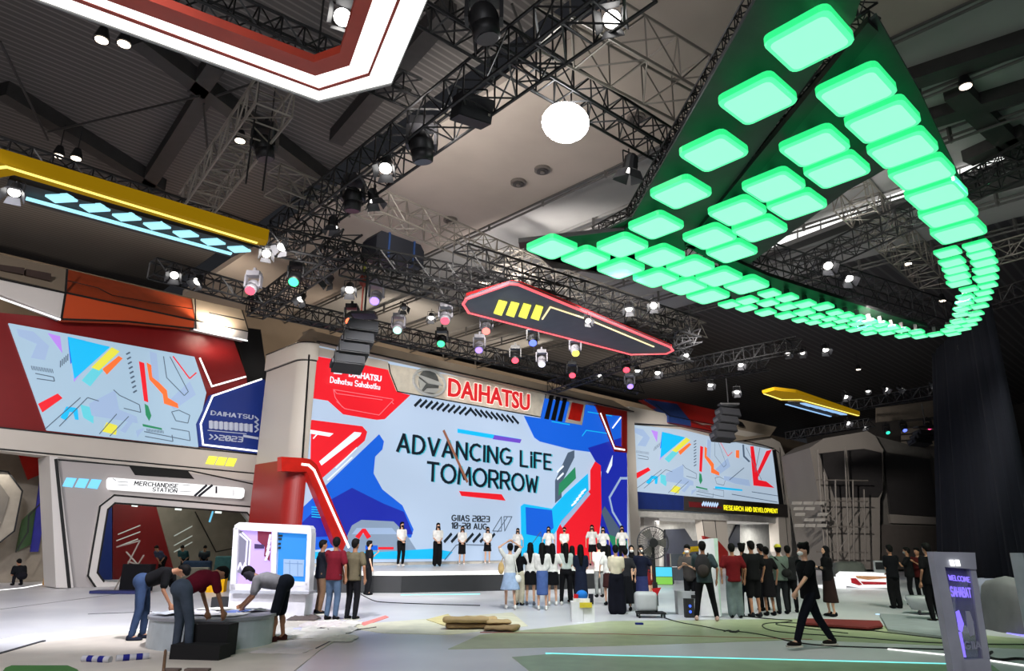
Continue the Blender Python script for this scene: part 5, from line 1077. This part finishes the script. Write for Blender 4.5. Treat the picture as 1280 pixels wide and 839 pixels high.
# round plinth with papers and black step
pc_ = atz(264, 805, 0); rp = thing('round_plinth', 'round white plinth covered with papers, black step in front', 'plinth', pc_)
def drum(c, r, z0, z1, name, m, par, n=48): return MB().tube(V((c.x, c.y, z0)), V((c.x, c.y, z1)), r, n).build(name, m, par)
drum(pc_, .95, 0, .42, 'drum', mat('plinth white', (190, 200, 206), .4), rp); drum(pc_, .98, .42, .46, 'top_board', mat('plinth top', (150, 152, 160), .5), rp)
rr = random.Random(5)
for i, (dx, dy, a, w_, h_, c) in enumerate([(-.4, .1, .3, .7, .5, (215, 214, 220)), (.2, -.3, -.2, .8, .5, (222, 220, 224)), (.4, .3, .6, .6, .45, (205, 210, 216)), (-.1, .45, .1, .7, .4, (220, 218, 210)), (.35, 0, .9, .45, .3, (120, 140, 210)), (-.55, -.3, 1, .5, .4, (200, 205, 214))]):
    R = Matrix.Rotation(a, 3, 'Z'); b = MB(); nx = 6; vs = []
    for p in range(nx+1):
        for q in range(nx+1): vs.append(V((pc_.x+dx, pc_.y+dy, .468+.004*i+rr.uniform(0, .02)))+R @ V(((p/nx-.5)*w_, (q/nx-.5)*h_, 0)))
    b.add(vs, [(p*(nx+1)+q, (p+1)*(nx+1)+q, (p+1)*(nx+1)+q+1, p*(nx+1)+q+1) for p in range(nx) for q in range(nx)])
    tag(b.build('paper_sheet', cloth(c)), ['pale sheet at the left of the plinth top', 'white sheet at the front of the plinth top', 'grey white sheet right rear of the plinth top', 'cream sheet at the back of the plinth top', 'blue printed sheet on the plinth top', 'bluish sheet at the plinth top left front'][i], 'paper')
sb = thing('black_step', 'black two level step block in front of the round plinth', 'step', atz(250, 826, 0))
p = atz(250, 824, 0); ang = Matrix.Rotation(math.radians(-6), 3, 'Z'); bk_ = mat('step black', (12, 12, 14), .8)
MB().box(p+V((0, .28, .22)), (.66, .3, .44), ang).build('upper_block', bk_, sb); MB().box(p+V((0, 0, .1)), (.72, .34, .2), ang).build('lower_block', bk_, sb)
# papers hanging and debris
def crumple(px, py, w_, h_, hgt, rgb, label, n=9, seed=1, name='crumpled_sheet', cat='paper', z=.015):
    r = random.Random(seed); c = atz(px, py, 0); vs = []
    for i in range(n+1):
        for j in range(n+1):
            e = min(i, n-i, j, n-j); vs.append(c+V(((i/n-.5)*w_+r.uniform(-.04, .04)*w_, (j/n-.5)*h_+r.uniform(-.05, .05)*h_, z+(r.uniform(.1, 1)*hgt if e > 0 else r.uniform(0, .2)*hgt))))
    b = MB(); b.add(vs, [(i*(n+1)+j, (i+1)*(n+1)+j, (i+1)*(n+1)+j+1, i*(n+1)+j+1) for i in range(n) for j in range(n)])
    o = b.build(name, mat('sheet %d %d %d' % rgb, rgb, .5, var=.05)); md = o.modifiers.new('s', 'SOLIDIFY'); md.thickness = .006; return tag(o, label, cat)
crumple(390, 793, 1.3, 1.5,   .07, (214, 210, 204), 'crumpled white film heap right of the plinth', 10, 2)
crumple(420, 782, .9, 1.0, .06, (220, 214, 208), 'crumpled film by the feet of the maroon polo man', 8, 3)
crumple(418, 800, .7, .6, .05, (212, 206, 200), 'crumpled film scrap at the edge of the cream film', 7, 4)
crumple(352, 815, .8, .5, .03, (216, 206, 206), 'pinkish film sheet at the plinth right foot', 7, 12)
crumple(404, 783, .9, .7, .08, (206, 196, 196), 'rosy crumpled film between the plinth and the olive tee man', 9, 14)
crumple(372, 790, .5, .5, .05, (190, 190, 220), 'lavender film scrap beside the plinth', 6, 5)
crumple(380, 775, .6, .6, .08, (90, 80, 78), 'dark scrap sheet at the kiosk foot', 6, 6)
crumple(405, 790, .3, .3, .06, (40, 40, 44), 'small black scrap among the white film', 5, 8)
for x0, x1, y, l in [(104, 138, 822, 'left blue and white striped roll on the floor'), (145, 186, 822, 'right blue and white striped roll on the floor')]:
    a = atz(x0, y+1.5, .045); c = atz(x1, y-(1.5 if x0 > 140 else -3), .045); t = thing('striped_roll', l, 'roll', a)
    for k in range(5): MB().tube(a.lerp(c, k/5), a.lerp(c, (k+1)/5), .045, 14).build('stripe_band', cloth((44, 46, 130)) if k % 2 else cloth((190, 190, 196)), t)
tag(MB().tube(atz(204, 842, .02), atz(207, 812, .02), .02, 6).build('wooden_stick', cloth((120, 92, 70))), 'thin brown stick on the film left of the black step', 'stick')
for x, w_, l in [(215, .2, 'left'), (247, .3, 'right')]:
    tag(MB().box(atz(x, 838, .02), (w_, .1, .04)).build('wood_block', cloth((110, 96, 90))), l+' one of two flat grey brown blocks at the bottom edge', 'block')
# kiosk with purple and blue screens
PK = Plane(atz(335, 774, 0), 93)
ki = thing('display_kiosk', 'white standing kiosk with purple graphic panel and blue screen', 'kiosk', atz(335, 774, 0))
K = lambda px, off, th, n, m, par=None: slab(PK, px, off, th, n, m, par or ki)
kw_ = mat('kiosk white', (214, 212, 218), .35)
for pts in ([(299, 653), (386, 657), (389, 661), (389, 668), (293, 662), (293, 657)], [(292, 660), (298, 660), (294, 738), (287, 738)], [(340, 664), (346.5, 665), (344, 738), (338, 738)], [(384, 666), (389.5, 666), (386, 738), (381, 738)], [(287, 730), (386, 733), (386, 742), (287, 738)], [(345, 726), (385, 728), (385, 735), (345, 733)]):
    K(pts, 0, .3, 'frame', kw_)
K([(287, 739), (383, 741), (379, 776), (284, 772)], .02, .5, 'cabinet', kw_); K([(287, 738.5), (386, 740), (386, 743), (287, 742)], -.12, .5, 'ledge', mat('kiosk grey', (160, 162, 170)))
pu = K([(297, 661), (340, 664), (338, 732), (293, 731)], .1, .05, 'purple_panel', led('lilac', (196, 168, 246), .9)); bs = K([(346, 666), (384, 667), (381, 729), (344, 727)], .1, .05, 'blue_screen', led('screen blue', (40, 136, 226), .9))
K([(297, 663), (303, 664), (313, 674), (312, 700), (306, 720), (296, 715)], .08, .01, 'grey_graphic', led('kgrey', (120, 118, 140), .9), pu); K([(322, 664), (339, 665), (337, 702), (330, 695), (331, 684), (322, 676)], .08, .01, 'maroon_graphic', led('kred', (120, 28, 60), .9), pu)
K([(318, 680), (330, 681), (330, 686), (318, 686)], .07, .01, 'dark_graphic', led('kdark', (60, 40, 90), .9), pu)
stripes(PK, [[(300, 668), (309, 676), (307, 704)], [(303, 666), (313, 676), (311, 706)], [(297, 712), (300, 704), (303, 712), (306, 704), (309, 712)]], .065, .035, 'line_graphic', led('kwhite', (226, 220, 250), .95), pu)
stripes(PK, [[(332+1.3*i, 700-7*i), (336+.6*i, 690-7*i)] for i in range(4)], .065, .05, 'line_graphic', led('kwhite', (226, 220, 250)), pu)
K([(354.5, 699), (380, 700), (379, 721), (354, 720)], .07, .02, 'screen_card', led('kcard', (150, 178, 214), .9), bs)
stripes(PK, [[(348, 670), (352, 670)], [(348, 674), (351, 674)], [(348, 680), (350, 680)], [(348, 685), (350, 685)]], .07, .05, 'icon', LO['k'], bs); stripes(PK, [[(356, 704), (378, 705)], [(362, 701), (362, 719)], [(372, 702), (372, 720)]], .06, .012, 'card_line', led('kline', (110, 140, 190), .9), bs)
cb_ = thing('cyan_box', 'flat cyan glowing box behind the round plinth', 'box', atz(283, 764, 0)); MB().box(atz(283, 764, .36), (.7, .3, .08)).build('lid', mat('cyan soft', (110, 200, 210), .5, 0, .7), cb_); MB().box(atz(283, 764, .0)+V((0, 0, .16)), (.66, .28, .3)).build('box_body', dark, cb_)
tag(MB().box(atz(306, 765, 0)+V((0, 0, .3)), (.45, .3, .6)).build('black_case', mat('case black', (20, 20, 22))), 'black case between the plinth and the kiosk', 'case')
def crate(x, y, w_, h_, rgb, label):
    c = atz(x, y, 0); t = thing('plastic_crate', label, 'crate', c); m = cloth(rgb)
    for i in range(4): R = Matrix.Rotation(i*math.pi/2+.2, 3, 'Z'); MB().box(c+R @ V((0, w_/2, 0))+V((0, 0, h_/2)), (w_, .03, h_), R).build('side', m, t)
    MB().box(c+V((0, 0, .02)), (w_, w_, .03), Matrix.Rotation(.2, 3, 'Z')).build('base', m, t); MB().box(c+Matrix.Rotation(.2, 3, 'Z') @ V((0, -w_/2-.02, 0))+V((0, 0, h_*.8)), (w_*.5, .03, .04)).build('handle', m, t)
crate(270, 740, .5, .5, (214, 160, 24), 'yellow plastic crate near the counter window'); crate(64, 731, .4, .5, (170, 120, 24), 'yellow plastic crate inside the left booth opening')
for l, x, y, w_, h_, c_ in (('teal box stack seen through the counter window', 262, 728, .9, .95, (70, 110, 112)), ('pale folded cloth pile seen through the counter window', 218, 728, 1.3, .5, (150, 140, 130)), ('blue jeans pile on the cloth pile seen through the counter window', 224, 727, 1.1, .75, (50, 66, 92))):
    c = atz(x, y, 0)+V((0, 1.5, 0)); o = MB().box(c+V((0, 0, h_/2)), (w_, .6, h_), Matrix.Rotation(.3, 3, 'Z')).build('storage_box', cloth(c_)); md = o.modifiers.new('b', 'BEVEL'); md.width = .06; md.segments = 2; tag(o, l, 'box')
# folding trolley and A frame by the window
t = thing('folding_trolley', 'silver folding frame on a dark blue board below the counter window', 'trolley', atz(155, 741, 0)); Y_ = atz(155, 741, 0).y
f = lambda x, y, d=0: aty(x, y, Y_+d)
MB().box(atz(150, 740, .05), (1.6, .5, .08)).build('base_board', mat('dark blue board', (28, 34, 84)), t)
for a, c in (((142, 740), (175, 676)), ((175, 676), (146, 684)), ((158, 690), (180, 715)), ((152, 738), (180, 694)), ((165, 735), (172, 706)), ((172, 706), (160, 702))): MB().tube(f(*a), f(*c), .025, 6).build('frame_tube', silver, t)
MB().box(f(172, 722), (.9, .3, .8)).build('black_bag', cloth(BLACK), t)
# red chairs left
for i, (x, y) in enumerate(((-6, 728), (12, 728), (32, 727))):
    c = atz(x, y, 0); t = thing('lounge_chair', ['red chair cut by the left picture edge', 'red chair behind the squatting person', 'red chair nearest the left booth pillar'][i], 'chair', c); rm_ = cloth((150, 44, 30)); R = Matrix.Rotation(.5, 3, 'Z')
    MB().box(c+V((0, 0, .42)), (.6, .55, .08), R).build('seat', rm_, t); MB().box(c+R @ V((0, .28, .7)), (.6, .08, .5), R).build('backrest', rm_, t)
    for sx in (-1, 1):
        for sy in (-1, 1): MB().tube(c+R @ V((.25*sx, .22*sy, 0)), c+R @ V((.25*sx, .22*sy, .4)), .02, 6).build('leg', silver, t)
fline([(0, 738), (30, 735), (62, 729)], .07, W_LED, 'floor_light_strip', 'white light strip inside the left booth opening')
# folded brown fabric
t = thing('folded_fabric', 'folded heap of brown fabric with a roll on the bright floor', 'fabric', atz(600, 787, 0)); br = mat('brown fabric', (150, 124, 88), .85, scale=6, bump=.4); br2 = mat('light brown fabric', (176, 150, 108), .85)
def fold(px, z, w_, l, h_, a, m, name='fabric_fold', n=14):
    c = atz(px[0], px[1], 0)+V((0, 0, z)); R = Matrix.Rotation(a, 3, 'Z'); rr = random.Random(px[0]); rings = []
    for i in range(n+1):
        u = (i/n-.5)*l; k = 1+.08*math.sin(i*1.1)-(.25 if i in (0, n) else 0); rings.append((c+R @ V((u, rr.uniform(-.02, .02), h_/2)), R @ V((0, w_/2*max(.3, k), 0)), V((0, 0, h_/2*max(.35, k)))))
    o = MB().loft(rings, 8).build(name, m, t, True); md = o.modifiers.new('b', 'SUBSURF'); md.levels = 1; md.render_levels = 1
fold((584, 786), 0, .5, .85, .12, .1, br); fold((628, 788), 0, .7, .62, .11, -.25, br); fold((582, 787), .11, .34, .9, .13, .1, br2, 'fabric_roll'); fold((622, 787), .1, .5, .5, .08, .2, br2); fold((600, 783), .0, .4, .7, .2, 0, br2); fold((575, 784), .0, .5, .5, .18, .4, br)
fslab([(533, 775), (560, 768), (575, 780), (560, 784)], .01, .01, 'fabric_corner', mat('pale fabric', (220, 206, 150)), 'pale yellow film corner left of the brown fabric heap', 'fabric')
# paint bin
t = thing('paint_bin', 'white square bin with bright papers and a blue lid ball', 'bin', atz(728, 777, 0)); c = atz(728, 777, 0)
MB().box(c+V((-.12, 0, .2)), (.24, .36, .4)).build('left_box', wplastic, t); MB().box(c+V((.13, .03, .2)), (.24, .36, .42)).build('right_box', wplastic, t)
MB().ball(c+V((0, 0, .52)), (.13, .13, .11), 16, 10).build('blue_ball', cloth((36, 110, 190)), t, True); MB().box(c+V((-.14, -.1, .44)), (.09, .1, .22)).build('red_pack', cloth((190, 30, 34)), t)
MB().box(c+V((.06, -.17, .34)), (.26, .06, .1)).build('yellow_pack', cloth((210, 190, 60)), t); MB().box(c+V((.18, -.12, .46)), (.1, .08, .2)).build('black_pack', cloth((40, 40, 50)), t); MB().box(c+V((-.02, -.05, .42)), (.34, .24, .1)).build('paper', cloth(WHITE), t)
# pedestal fan
c = atz(819, 772, 0); t = thing('pedestal_fan', 'tall black industrial fan on a wheeled base with white tank', 'fan', c); hub = V((c.x+.03, c.y, 1.62))
bm_ = MB().box(c+V((-.1, 0, .1)), (.62, .4, .04)); bm_.build('base_plate', steelblk, t)
for sx, sy in ((-.38, -.15), (.18, -.15), (-.38, .15), (.18, .15)): MB().tube(c+V((sx-.015, sy, .045)), c+V((sx+.015, sy, .045)), .045, 12).build('wheel', cloth((60, 60, 64)), t)
MB().tube(c+V((.03, 0, .12)), hub, .035, 8).build('pole', steelblk, t); MB().box(c+V((.03, 0, .5)), (.1, .1, .5)).build('pole_sleeve', steelblk, t)
o = MB().box(c+V((-.2, 0, .34)), (.5, .34, .42)).build('white_tank', grey, t, True); md = o.modifiers.new('b', 'BEVEL'); md.width = .09; md.segments = 4
MB().tube(hub+V((0, -.12, 0)), hub+V((0, .12, 0)), .1, 14).build('motor', steelblk, t)
Rf = .36; b = MB()
for q in (-.1, .1):
    for r_ in (Rf, Rf*.72, Rf*.45):
        for i in range(28): a0 = 2*math.pi*i/28; a1 = 2*math.pi*(i+1)/28; b.tube(hub+V((r_*math.cos(a0), q*(1.0 if r_ < Rf else .3), r_*math.sin(a0))), hub+V((r_*math.cos(a1), q*(1.0 if r_ < Rf else .3), r_*math.sin(a1))), .012 if r_ == Rf else .004, 4, cap=False)
    for i in range(36): a0 = 2*math.pi*i/36; b.tube(hub+V((0, q, 0)), hub+V((Rf*math.cos(a0), q*.3, Rf*math.sin(a0))), .004, 3, cap=False)
b.build('cage', mat('fan cage', (80, 80, 82), .4, .6), t, kind='stuff')
for i in range(3):
    a0 = 2.1*i; d = V((math.cos(a0), 0, math.sin(a0))); s = V((-d.z, 0, d.x)); MB().prism([hub+d*.08-s*.04, hub+d*.3-s*.12, hub+d*.32+s*.1, hub+d*.08+s*.05], (0, .02, 0)).build('blade', mat('fan blade', (120, 116, 110), .4, .3), t)
MB().prism([c+V((-.06, -.06, .62)), c+V((.16, -.06, .64)), c+V((.02, -.06, .4))], (0, .02, 0)).build('red_flag', cloth((170, 30, 34)), t)
tag(MB().box(atz(799, 780, .02), (.16, .1, .04)).build('blue_rag', cloth((30, 40, 110))), 'small blue rag on the floor below the fan', 'rag')
# boxes behind
t = thing('grey_box', 'light grey electronics box behind the black floor unit', 'box', atz(862, 768, 0)); c = atz(862, 769, 0)
MB().box(c+V((0, .2, .26)), (.5, .3, .52)).build('casing', grey, t); MB().box(c+V((.12, .03, .4)), (.1, .02, .08)).build('vent_plate', dark, t)
t = thing('floor_speaker', 'small black unit with blue lights on the floor', 'speaker', atz(862, 771, 0)); c = atz(862, 772, 0); MB().box(c+V((0, 0, .2)), (.2, .2, .4)).build('casing', mat('case black', (20, 20, 22)), t)
for z_ in (.13, .25): MB().disc(c+V((0, -.1, z_)), (0, -1, 0), .03, .01, 12).build('blue_light', mat('blue dot', (60, 100, 255), .5, 0, 1.5), t)
PB = Plane(atz(888, 772, 0), 88); t = thing('display_board', 'tall white panel standing right of the backpack man', 'panel', atz(888, 772, 0)); slab(PB, [(874, 675), (892, 673), (901, 771), (876, 770)], 0, .05, 'board', kw_, t); slab(PB, [(892, 673), (897, 673), (902, 771), (901, 771)], .0, .4, 'edge_board', mat('pale green edge', (180, 205, 190)), t)
t = thing('flight_case', 'grey wheeled flight case stack beyond the fan', 'case', atz(855, 730, 0)); c = atz(855, 730, 0)
for k in range(2):
    MB().box(c+V((0, 0, .4+.55*k)), (1.2, .6, .5)).build('case_box', mat('case dark blue', (44, 50, 60)), t); 
    for u in (-.58, 0, .58): MB().box(c+V((u, -.31, .4+.55*k)), (.04, .02, .5)).build('metal_edge', silver, t)
for u in (-.5, .5): MB().tube(c+V((u-.03, -.2, .08)), c+V((u+.03, -.2, .08)), .08, 12).build('wheel', cloth((50, 50, 54)), t)
t = thing('small_screen', 'cyan and green lit screen box behind the fan pole', 'screen', atz(829, 731, 0)); c = atz(829, 731, 0); MB().box(c+V((0, 0, .35)), (.75, .3, .7)).build('casing', dark, t); MB().box(c+V((0, -.16, .5)), (.7, .02, .36)).build('screen', mat('cyan scr', (60, 190, 220), .5, 0, .9), t); MB().box(c+V((0, -.16, .16)), (.7, .02, .28)).build('lower_screen', mat('green scr', (120, 190, 60), .5, 0, .7), t)
t = thing('crane_machine', 'yellow bent machine arm behind the right group', 'machine', atz(855, 730, 0)); Yy = atz(855, 728, 0).y; P_ = [aty(x, y, Yy) for x, y in ((842, 702), (848, 702), (862, 687), (875, 686))]
for a, c in zip(P_, P_[1:]): MB().tube(a, c, .12, 6).build('arm_section', cloth((210, 170, 30)), t)
# cables on the floor
def cable(px, label, r=.012):
    P = [atz(x, y, r) for x, y in px]; cu = bpy.data.curves.new('cable', 'CURVE'); cu.dimensions = '3D'; sp = cu.splines.new('NURBS'); sp.points.add(len(P)-1); sp.order_u = 3; sp.use_endpoint_u = True
    for q, p in zip(sp.points, P): q.co = (*p, 1)
    cu.bevel_depth = r; cu.bevel_resolution = 1; o = bpy.data.objects.new('tmp', cu); COL.objects.link(o); me = bpy.data.meshes.new_from_object(o.evaluated_get(bpy.context.evaluated_depsgraph_get())); bpy.data.objects.remove(o); me.materials.clear(); me.materials.append(ct); o = bpy.data.objects.new('floor_cable', me); COL.objects.link(o); tag(o, label, 'cable')
cable([(830, 772), (845, 778), (880, 783), (905, 789), (930, 790), (960, 795), (1000, 805), (1060, 809), (1180, 812)], 'long black cable running right from the fan base')
cable([(1290, 806), (1180, 806), (1060, 796), (990, 792), (958, 788), (950, 780), (975, 778), (1030, 781), (1100, 790), (1190, 800)], 'looping black cable behind the walking man')
cable([(930, 770), (960, 774), (1000, 776), (960, 780), (1000, 785), (1060, 792)], 'tangled black cable under the right group')
cable([(1240, 815), (1230, 820), (1250, 826), (1275, 822), (1290, 826)], 'thick black cable right of the welcome totem', .02)
cable([(905, 790), (910, 787), (918, 791), (925, 787), (921, 792), (912, 790)], 'small knot of cable ties on the floor')
cable([(448, 741), (462, 750), (480, 754), (600, 757)], 'thin black cable before the stage left end')
# display car seat thing at right
PC = Plane(atz(1088, 737, 0), 92); t = thing('display_counter', 'white rounded counter with red inlay and white glow at right', 'counter', atz(1088, 737, 0)); cw = mat('glow white', (250, 250, 250), .4, 0, .9)
slab(PC, [(1066, 716), (1110, 717), (1114, 722), (1114, 731), (1110, 735), (1075, 735), (1062, 731), (1061, 720)], 0, 1.2, 'shell', cw, t)
slab(PC, [(1070, 720), (1108, 721), (1109, 723), (1085, 725), (1072, 723)], -.05, .06, 'inlay', mat('inlay wood', (214, 150, 110), .5), t); slab(PC, [(1076, 727), (1108, 728), (1108, 731), (1080, 731)], -.05, .06, 'red_inlay', mat('inlay red', (190, 20, 40), .5), t); slab(PC, [(1064, 723), (1070, 723), (1078, 731), (1074, 732), (1065, 729)], -.05, .06, 'red_inlay', mat('inlay red', (190, 20, 40)), t)
t = thing('display_counter', 'white rounded counter end with red line right of the research booth pillar', 'counter', atz(1040, 742, 0)); slab(PC, [(1052, 722), (1058, 724), (1058, 738), (1030, 740), (1030, 734), (1050, 732)], .3, 1.0, 'shell', cw, t)
c = atz(1099, 733, 0); t = thing('monitor', 'small grey monitor standing on the white counter', 'monitor', c+V((0, .8, 1)))
PC2 = Plane(c+V((0, .8, 0)), 92); slab(PC2, [(1092, 701), (1106, 701), (1108, 716), (1093, 716)], 0, .06, 'casing', grey, t); slab(PC2, [(1094, 703), (1105, 703), (1106, 712), (1095, 712)], -.02, .02, 'screen', dark, t)
def drape(px, py, sx, sy, sz, rgb, label, seed=1, name='covered_object', cat='covered object'):
    r = random.Random(seed); c = atz(px, py, 0); b = MB(); rings = []; n = 28
    for k, (z, s) in enumerate(((0, 1.0), (.25, .97), (.6, .93), (.85, .86), (.96, .7), (1, .3))):
        vs = []
        rings.append((z, s))
    vs = []; fs = []
    for z, s in rings:
        for i in range(n):
            a = 2*math.pi*i/n; q = .12*math.sin(a*7+seed)*(1-z)*.5+.02*r.uniform(-1, 1); cx, cy = math.cos(a), math.sin(a); k = 1/max(abs(cx), abs(cy))**.7
            vs.append(c+V((cx*k*sx/2*(s+q*.5), cy*k*sy/2*(s+q*.5), z*sz+.03*math.sin(a*3+seed)*z)))
    for j in range(len(rings)-1):
        for i in range(n): fs.append((j*n+i, j*n+(i+1) % n, (j+1)*n+(i+1) % n, (j+1)*n+i))
    fs.append(tuple(range((len(rings)-1)*n, len(rings)*n))); b.add(vs, fs); return tag(b.build(name, mat('cover %d' % seed, rgb, .7, bump=.2), None, True), label, cat)
drape(1250, 783, 1.35, 1.2, .92, (128, 128, 150), 'grey cloth covered block right of the welcome totem', 2)
drape(1062, 729, 1.5, 1.0, .9, (96, 98, 92), 'grey covered heap behind the white counter', 3)
drape(1275, 790, .9, 1.2, 1.0, (110, 108, 112), 'second grey covered block at the right edge', 4)
c = atz(1157, 768, 0); t = thing('white_cart', 'low white tub cart on castors left of the totem', 'cart', c)
MB().loft([(c+V((0, 0, .1)), (.3, 0, 0), (0, .25, 0)), (c+V((0, 0, .3)), (.4, 0, 0), (0, .3, 0)), (c+V((0, 0, .42)), (.42, 0, 0), (0, .32, 0))], 16).build('tub', grey, t, True)
for sx in (-.22, .22): MB().tube(c+V((sx-.02, -.15, .05)), c+V((sx+.02, -.15, .05)), .05, 12).build('wheel', cloth((60, 60, 64)), t)
fline([(1262, 792), (1290, 797)], .12, mat('violet floor light', (150, 140, 255), .5, 0, 1.2), 'floor_light_strip', 'violet light strip at the right edge')
# welcome totem
PT = Plane(atz(1192, 700, 1.45)*1.0, 88); base_ = aty(1190, 700, 7.0); PT = Plane(base_, 95)
t = thing('welcome_totem', 'grey framed welcome totem with violet lettering near right edge', 'totem', V((base_.x, base_.y, 0)))
T_ = lambda px, off, th, n, m, par=None: slab(PT, px, off, th, n, m, par or t)
tg = mat('totem grey', (172, 174, 186), .45)
T_([(1166, 690), (1177, 690), (1218, 885), (1200, 885)], 0, .12, 'left_post', tg); T_([(1177, 690), (1219, 691), (1221, 712), (1181, 709)], 0, .12, 'top_panel', tg)
T_([(1213, 712), (1220, 712), (1247, 885), (1238, 885)], .02, .08, 'right_post', tg); T_([(1200, 825), (1236, 824), (1246, 885), (1214, 885)], 0, .14, 'lower_panel', tg)
tp = T_([(1181, 709), (1220, 712), (1238, 824), (1200, 825)], .05, .03, 'clear_panel', mat('smoked acrylic', (110, 110, 150), .25, alpha=.5))
vio = mat('violet lettering', (140, 120, 255), .5, 0, 1.1)
for p0, p1, ty, tx in [((1187, 725), (1213, 728), 719, 'WELCOME'), ((1190, 745), (1215, 747), 734, 'SAHABAT')]: text_on(PT, tx, p0, p1, ty, -.0, 'totem_lettering', vio, t, .2, .2, .01)
T_([(1187, 700), (1192, 700), (1194, 708), (1189, 708)], -.02, .01, 'totem_emblem', W_LED); T_([(1194, 700), (1199, 700), (1201, 708), (1196, 708)], -.02, .01, 'totem_emblem', W_LED)
T_([(1195, 765), (1199, 763), (1205, 780), (1203, 790), (1199, 788)], .03, .01, 'violet_shape', vio)
for i in range(2): T_([(1207+13*i, 764), (1212+12*i, 764), (1217+11*i, 778), (1218+11*i, 794), (1213+12*i, 796), (1209+13*i, 782)], .03, .01, 'pale_shape', mat('pale shape', (170, 172, 190)))
text_on(PT, 'GIIAS', (1207, 812), (1234, 811), 803, .03, 'totem_lettering', mat('pale shape', (170, 172, 190)), t, .16, .2, .01)
T_([(1198, 790), (1202, 790), (1208, 822), (1204, 822)], .03, .01, 'violet_shape', vio)
c = atz(1290, 815, 0); tag(MB().box(c+V((0.1, 0, .75)), (.1, .3, 1.5)).build('grey_post', tg), 'grey upright post cut by the right picture edge', 'post')
# ------------------------------------------------------------------ grey scaffolded booth, scaffolds, curtain
PG = Plane(aty(1090, 680, 46), 90); gb = thing('grey_booth', 'dim grey unfinished booth tower with dark windows behind scaffolding', 'booth', V((PG.P.x, PG.P.y, 0)))
G_ = lambda px, off, th, n, m, par=None: slab(PG, px, off, th, n, m, par or gb)
gm = mat('dim grey wall', (104, 98, 92), .7, scale=.6, var=.03)
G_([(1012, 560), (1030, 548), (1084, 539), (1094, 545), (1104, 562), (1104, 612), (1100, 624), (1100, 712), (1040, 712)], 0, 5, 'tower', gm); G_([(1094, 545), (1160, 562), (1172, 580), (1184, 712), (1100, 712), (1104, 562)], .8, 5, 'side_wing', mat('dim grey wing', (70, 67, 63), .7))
dk = mat('dark glazing', (38, 36, 36), .3)
G_([(1024, 567), (1057, 563), (1061, 622), (1043, 622)], -.05, .1, 'window', dk); G_([(1059, 563), (1080, 561), (1102, 566), (1104, 612), (1098, 622), (1063, 622)], -.05, .1, 'window', dk); G_([(1105, 565), (1162, 574), (1173, 646), (1113, 643)], .6, .2, 'window', dk)
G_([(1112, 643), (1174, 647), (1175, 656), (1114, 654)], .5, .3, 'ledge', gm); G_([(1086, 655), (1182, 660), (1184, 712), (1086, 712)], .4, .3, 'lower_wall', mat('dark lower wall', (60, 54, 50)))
b = MB()
sc = thing('scaffolding', 'tube scaffolding standing in front of the dim grey booth', 'scaffold', V((PG.P.x, PG.P.y-1.5, 0)))
Fp = lambda x, y: PG.pt(x, y, -1.5)
for x, x2, y0 in ((1022, 1032, 562), (1044, 1048, 600), (1056, 1062, 558), (1066, 1068, 600), (1080, 1082, 612), (1030, 1036, 590)): MB().tube(Fp(x, y0), Fp(x2, 712), .05, 6).build('upright', mat('scaffold tube', (110, 104, 98), .5, .5), sc)
for y in (600, 626, 658, 690): MB().tube(Fp(1020, y), Fp(1085, y+1), .045, 6).build('ledger', mat('scaffold tube', (110, 104, 98)), sc)
for q in (((1024, 626), (1048, 658)), ((1048, 626), (1024, 658)), ((1048, 658), (1068, 626)), ((1068, 658), (1048, 690)), ((1028, 658), (1048, 690)), ((1082, 626), (1066, 658))): MB().tube(Fp(*q[0]), Fp(*q[1]), .03, 5).build('brace', mat('scaffold tube', (110, 104, 98)), sc)
PS = Plane(aty(1000, 650, 44), 90); sl = thing('slatted_screen', 'pale broken slat wall beside the research booth pillar', 'wall panel', V((PS.P.x, PS.P.y, 0)))
for i in range(5):
    for j in range(3):
        if (i+j) % 4 == 3: continue
        slab(PS, [(991+14*j+2*i % 5, 627+7*i), (1003+14*j+2*i % 5, 627+7*i), (1002+14*j+2*i % 5, 631+7*i), (990+14*j+2*i % 5, 631+7*i)], 0, .1, 'slat', mat('dim slat', (130, 126, 120)), sl)
pbk = thing('backdrop_panel', 'beige wall panel hanging over the grey booth behind trusses', 'panel', PG.pt(1140, 520, 8)); slab(PG, [(1096, 510), (1172, 500), (1174, 520), (1096, 528)], 8, .2, 'board', mat('dim beige board', (120, 110, 98)), pbk)
for i in range(4): slab(PG, [(1128, 528+8*i), (1176, 524+9*i), (1177, 530+9*i), (1128, 534+8*i)], 9, .2, 'board', mat('dim beige board', (120, 110, 98)), pbk)
# curtain
ca = aty(1172, 700, 36); cb2 = aty(1300, 700, 27); b = MB(); n = 90; d = cb2-ca; dn_ = V((d.y, -d.x, 0)).normalized(); vs = []
for i in range(n+1):
    p = ca+d*(i/n)+dn_*(.18*math.sin(i*1.3)+.08*math.sin(i*2.9)); vs += [V((p.x, p.y, 0)), V((p.x+(1-i/n)*1.7, p.y, 11.6))]
b.add(vs, [(2*i, 2*i+2, 2*i+3, 2*i+1) for i in range(n)]); cu = b.build('curtain', mat('navy drape', (16, 20, 32), .9), None, True); md = cu.modifiers.new('s', 'SOLIDIFY'); md.thickness = .03
tag(cu, 'tall dark navy curtain hanging at the right edge', 'curtain')
fslab([(1100, 770), (1165, 774), (1190, 780), (1185, 800), (1110, 790)], .0, .05, 'platform_edge', mat('platform grey', (150, 156, 160), .4), 'low grey platform edge left of the totem', 'platform')
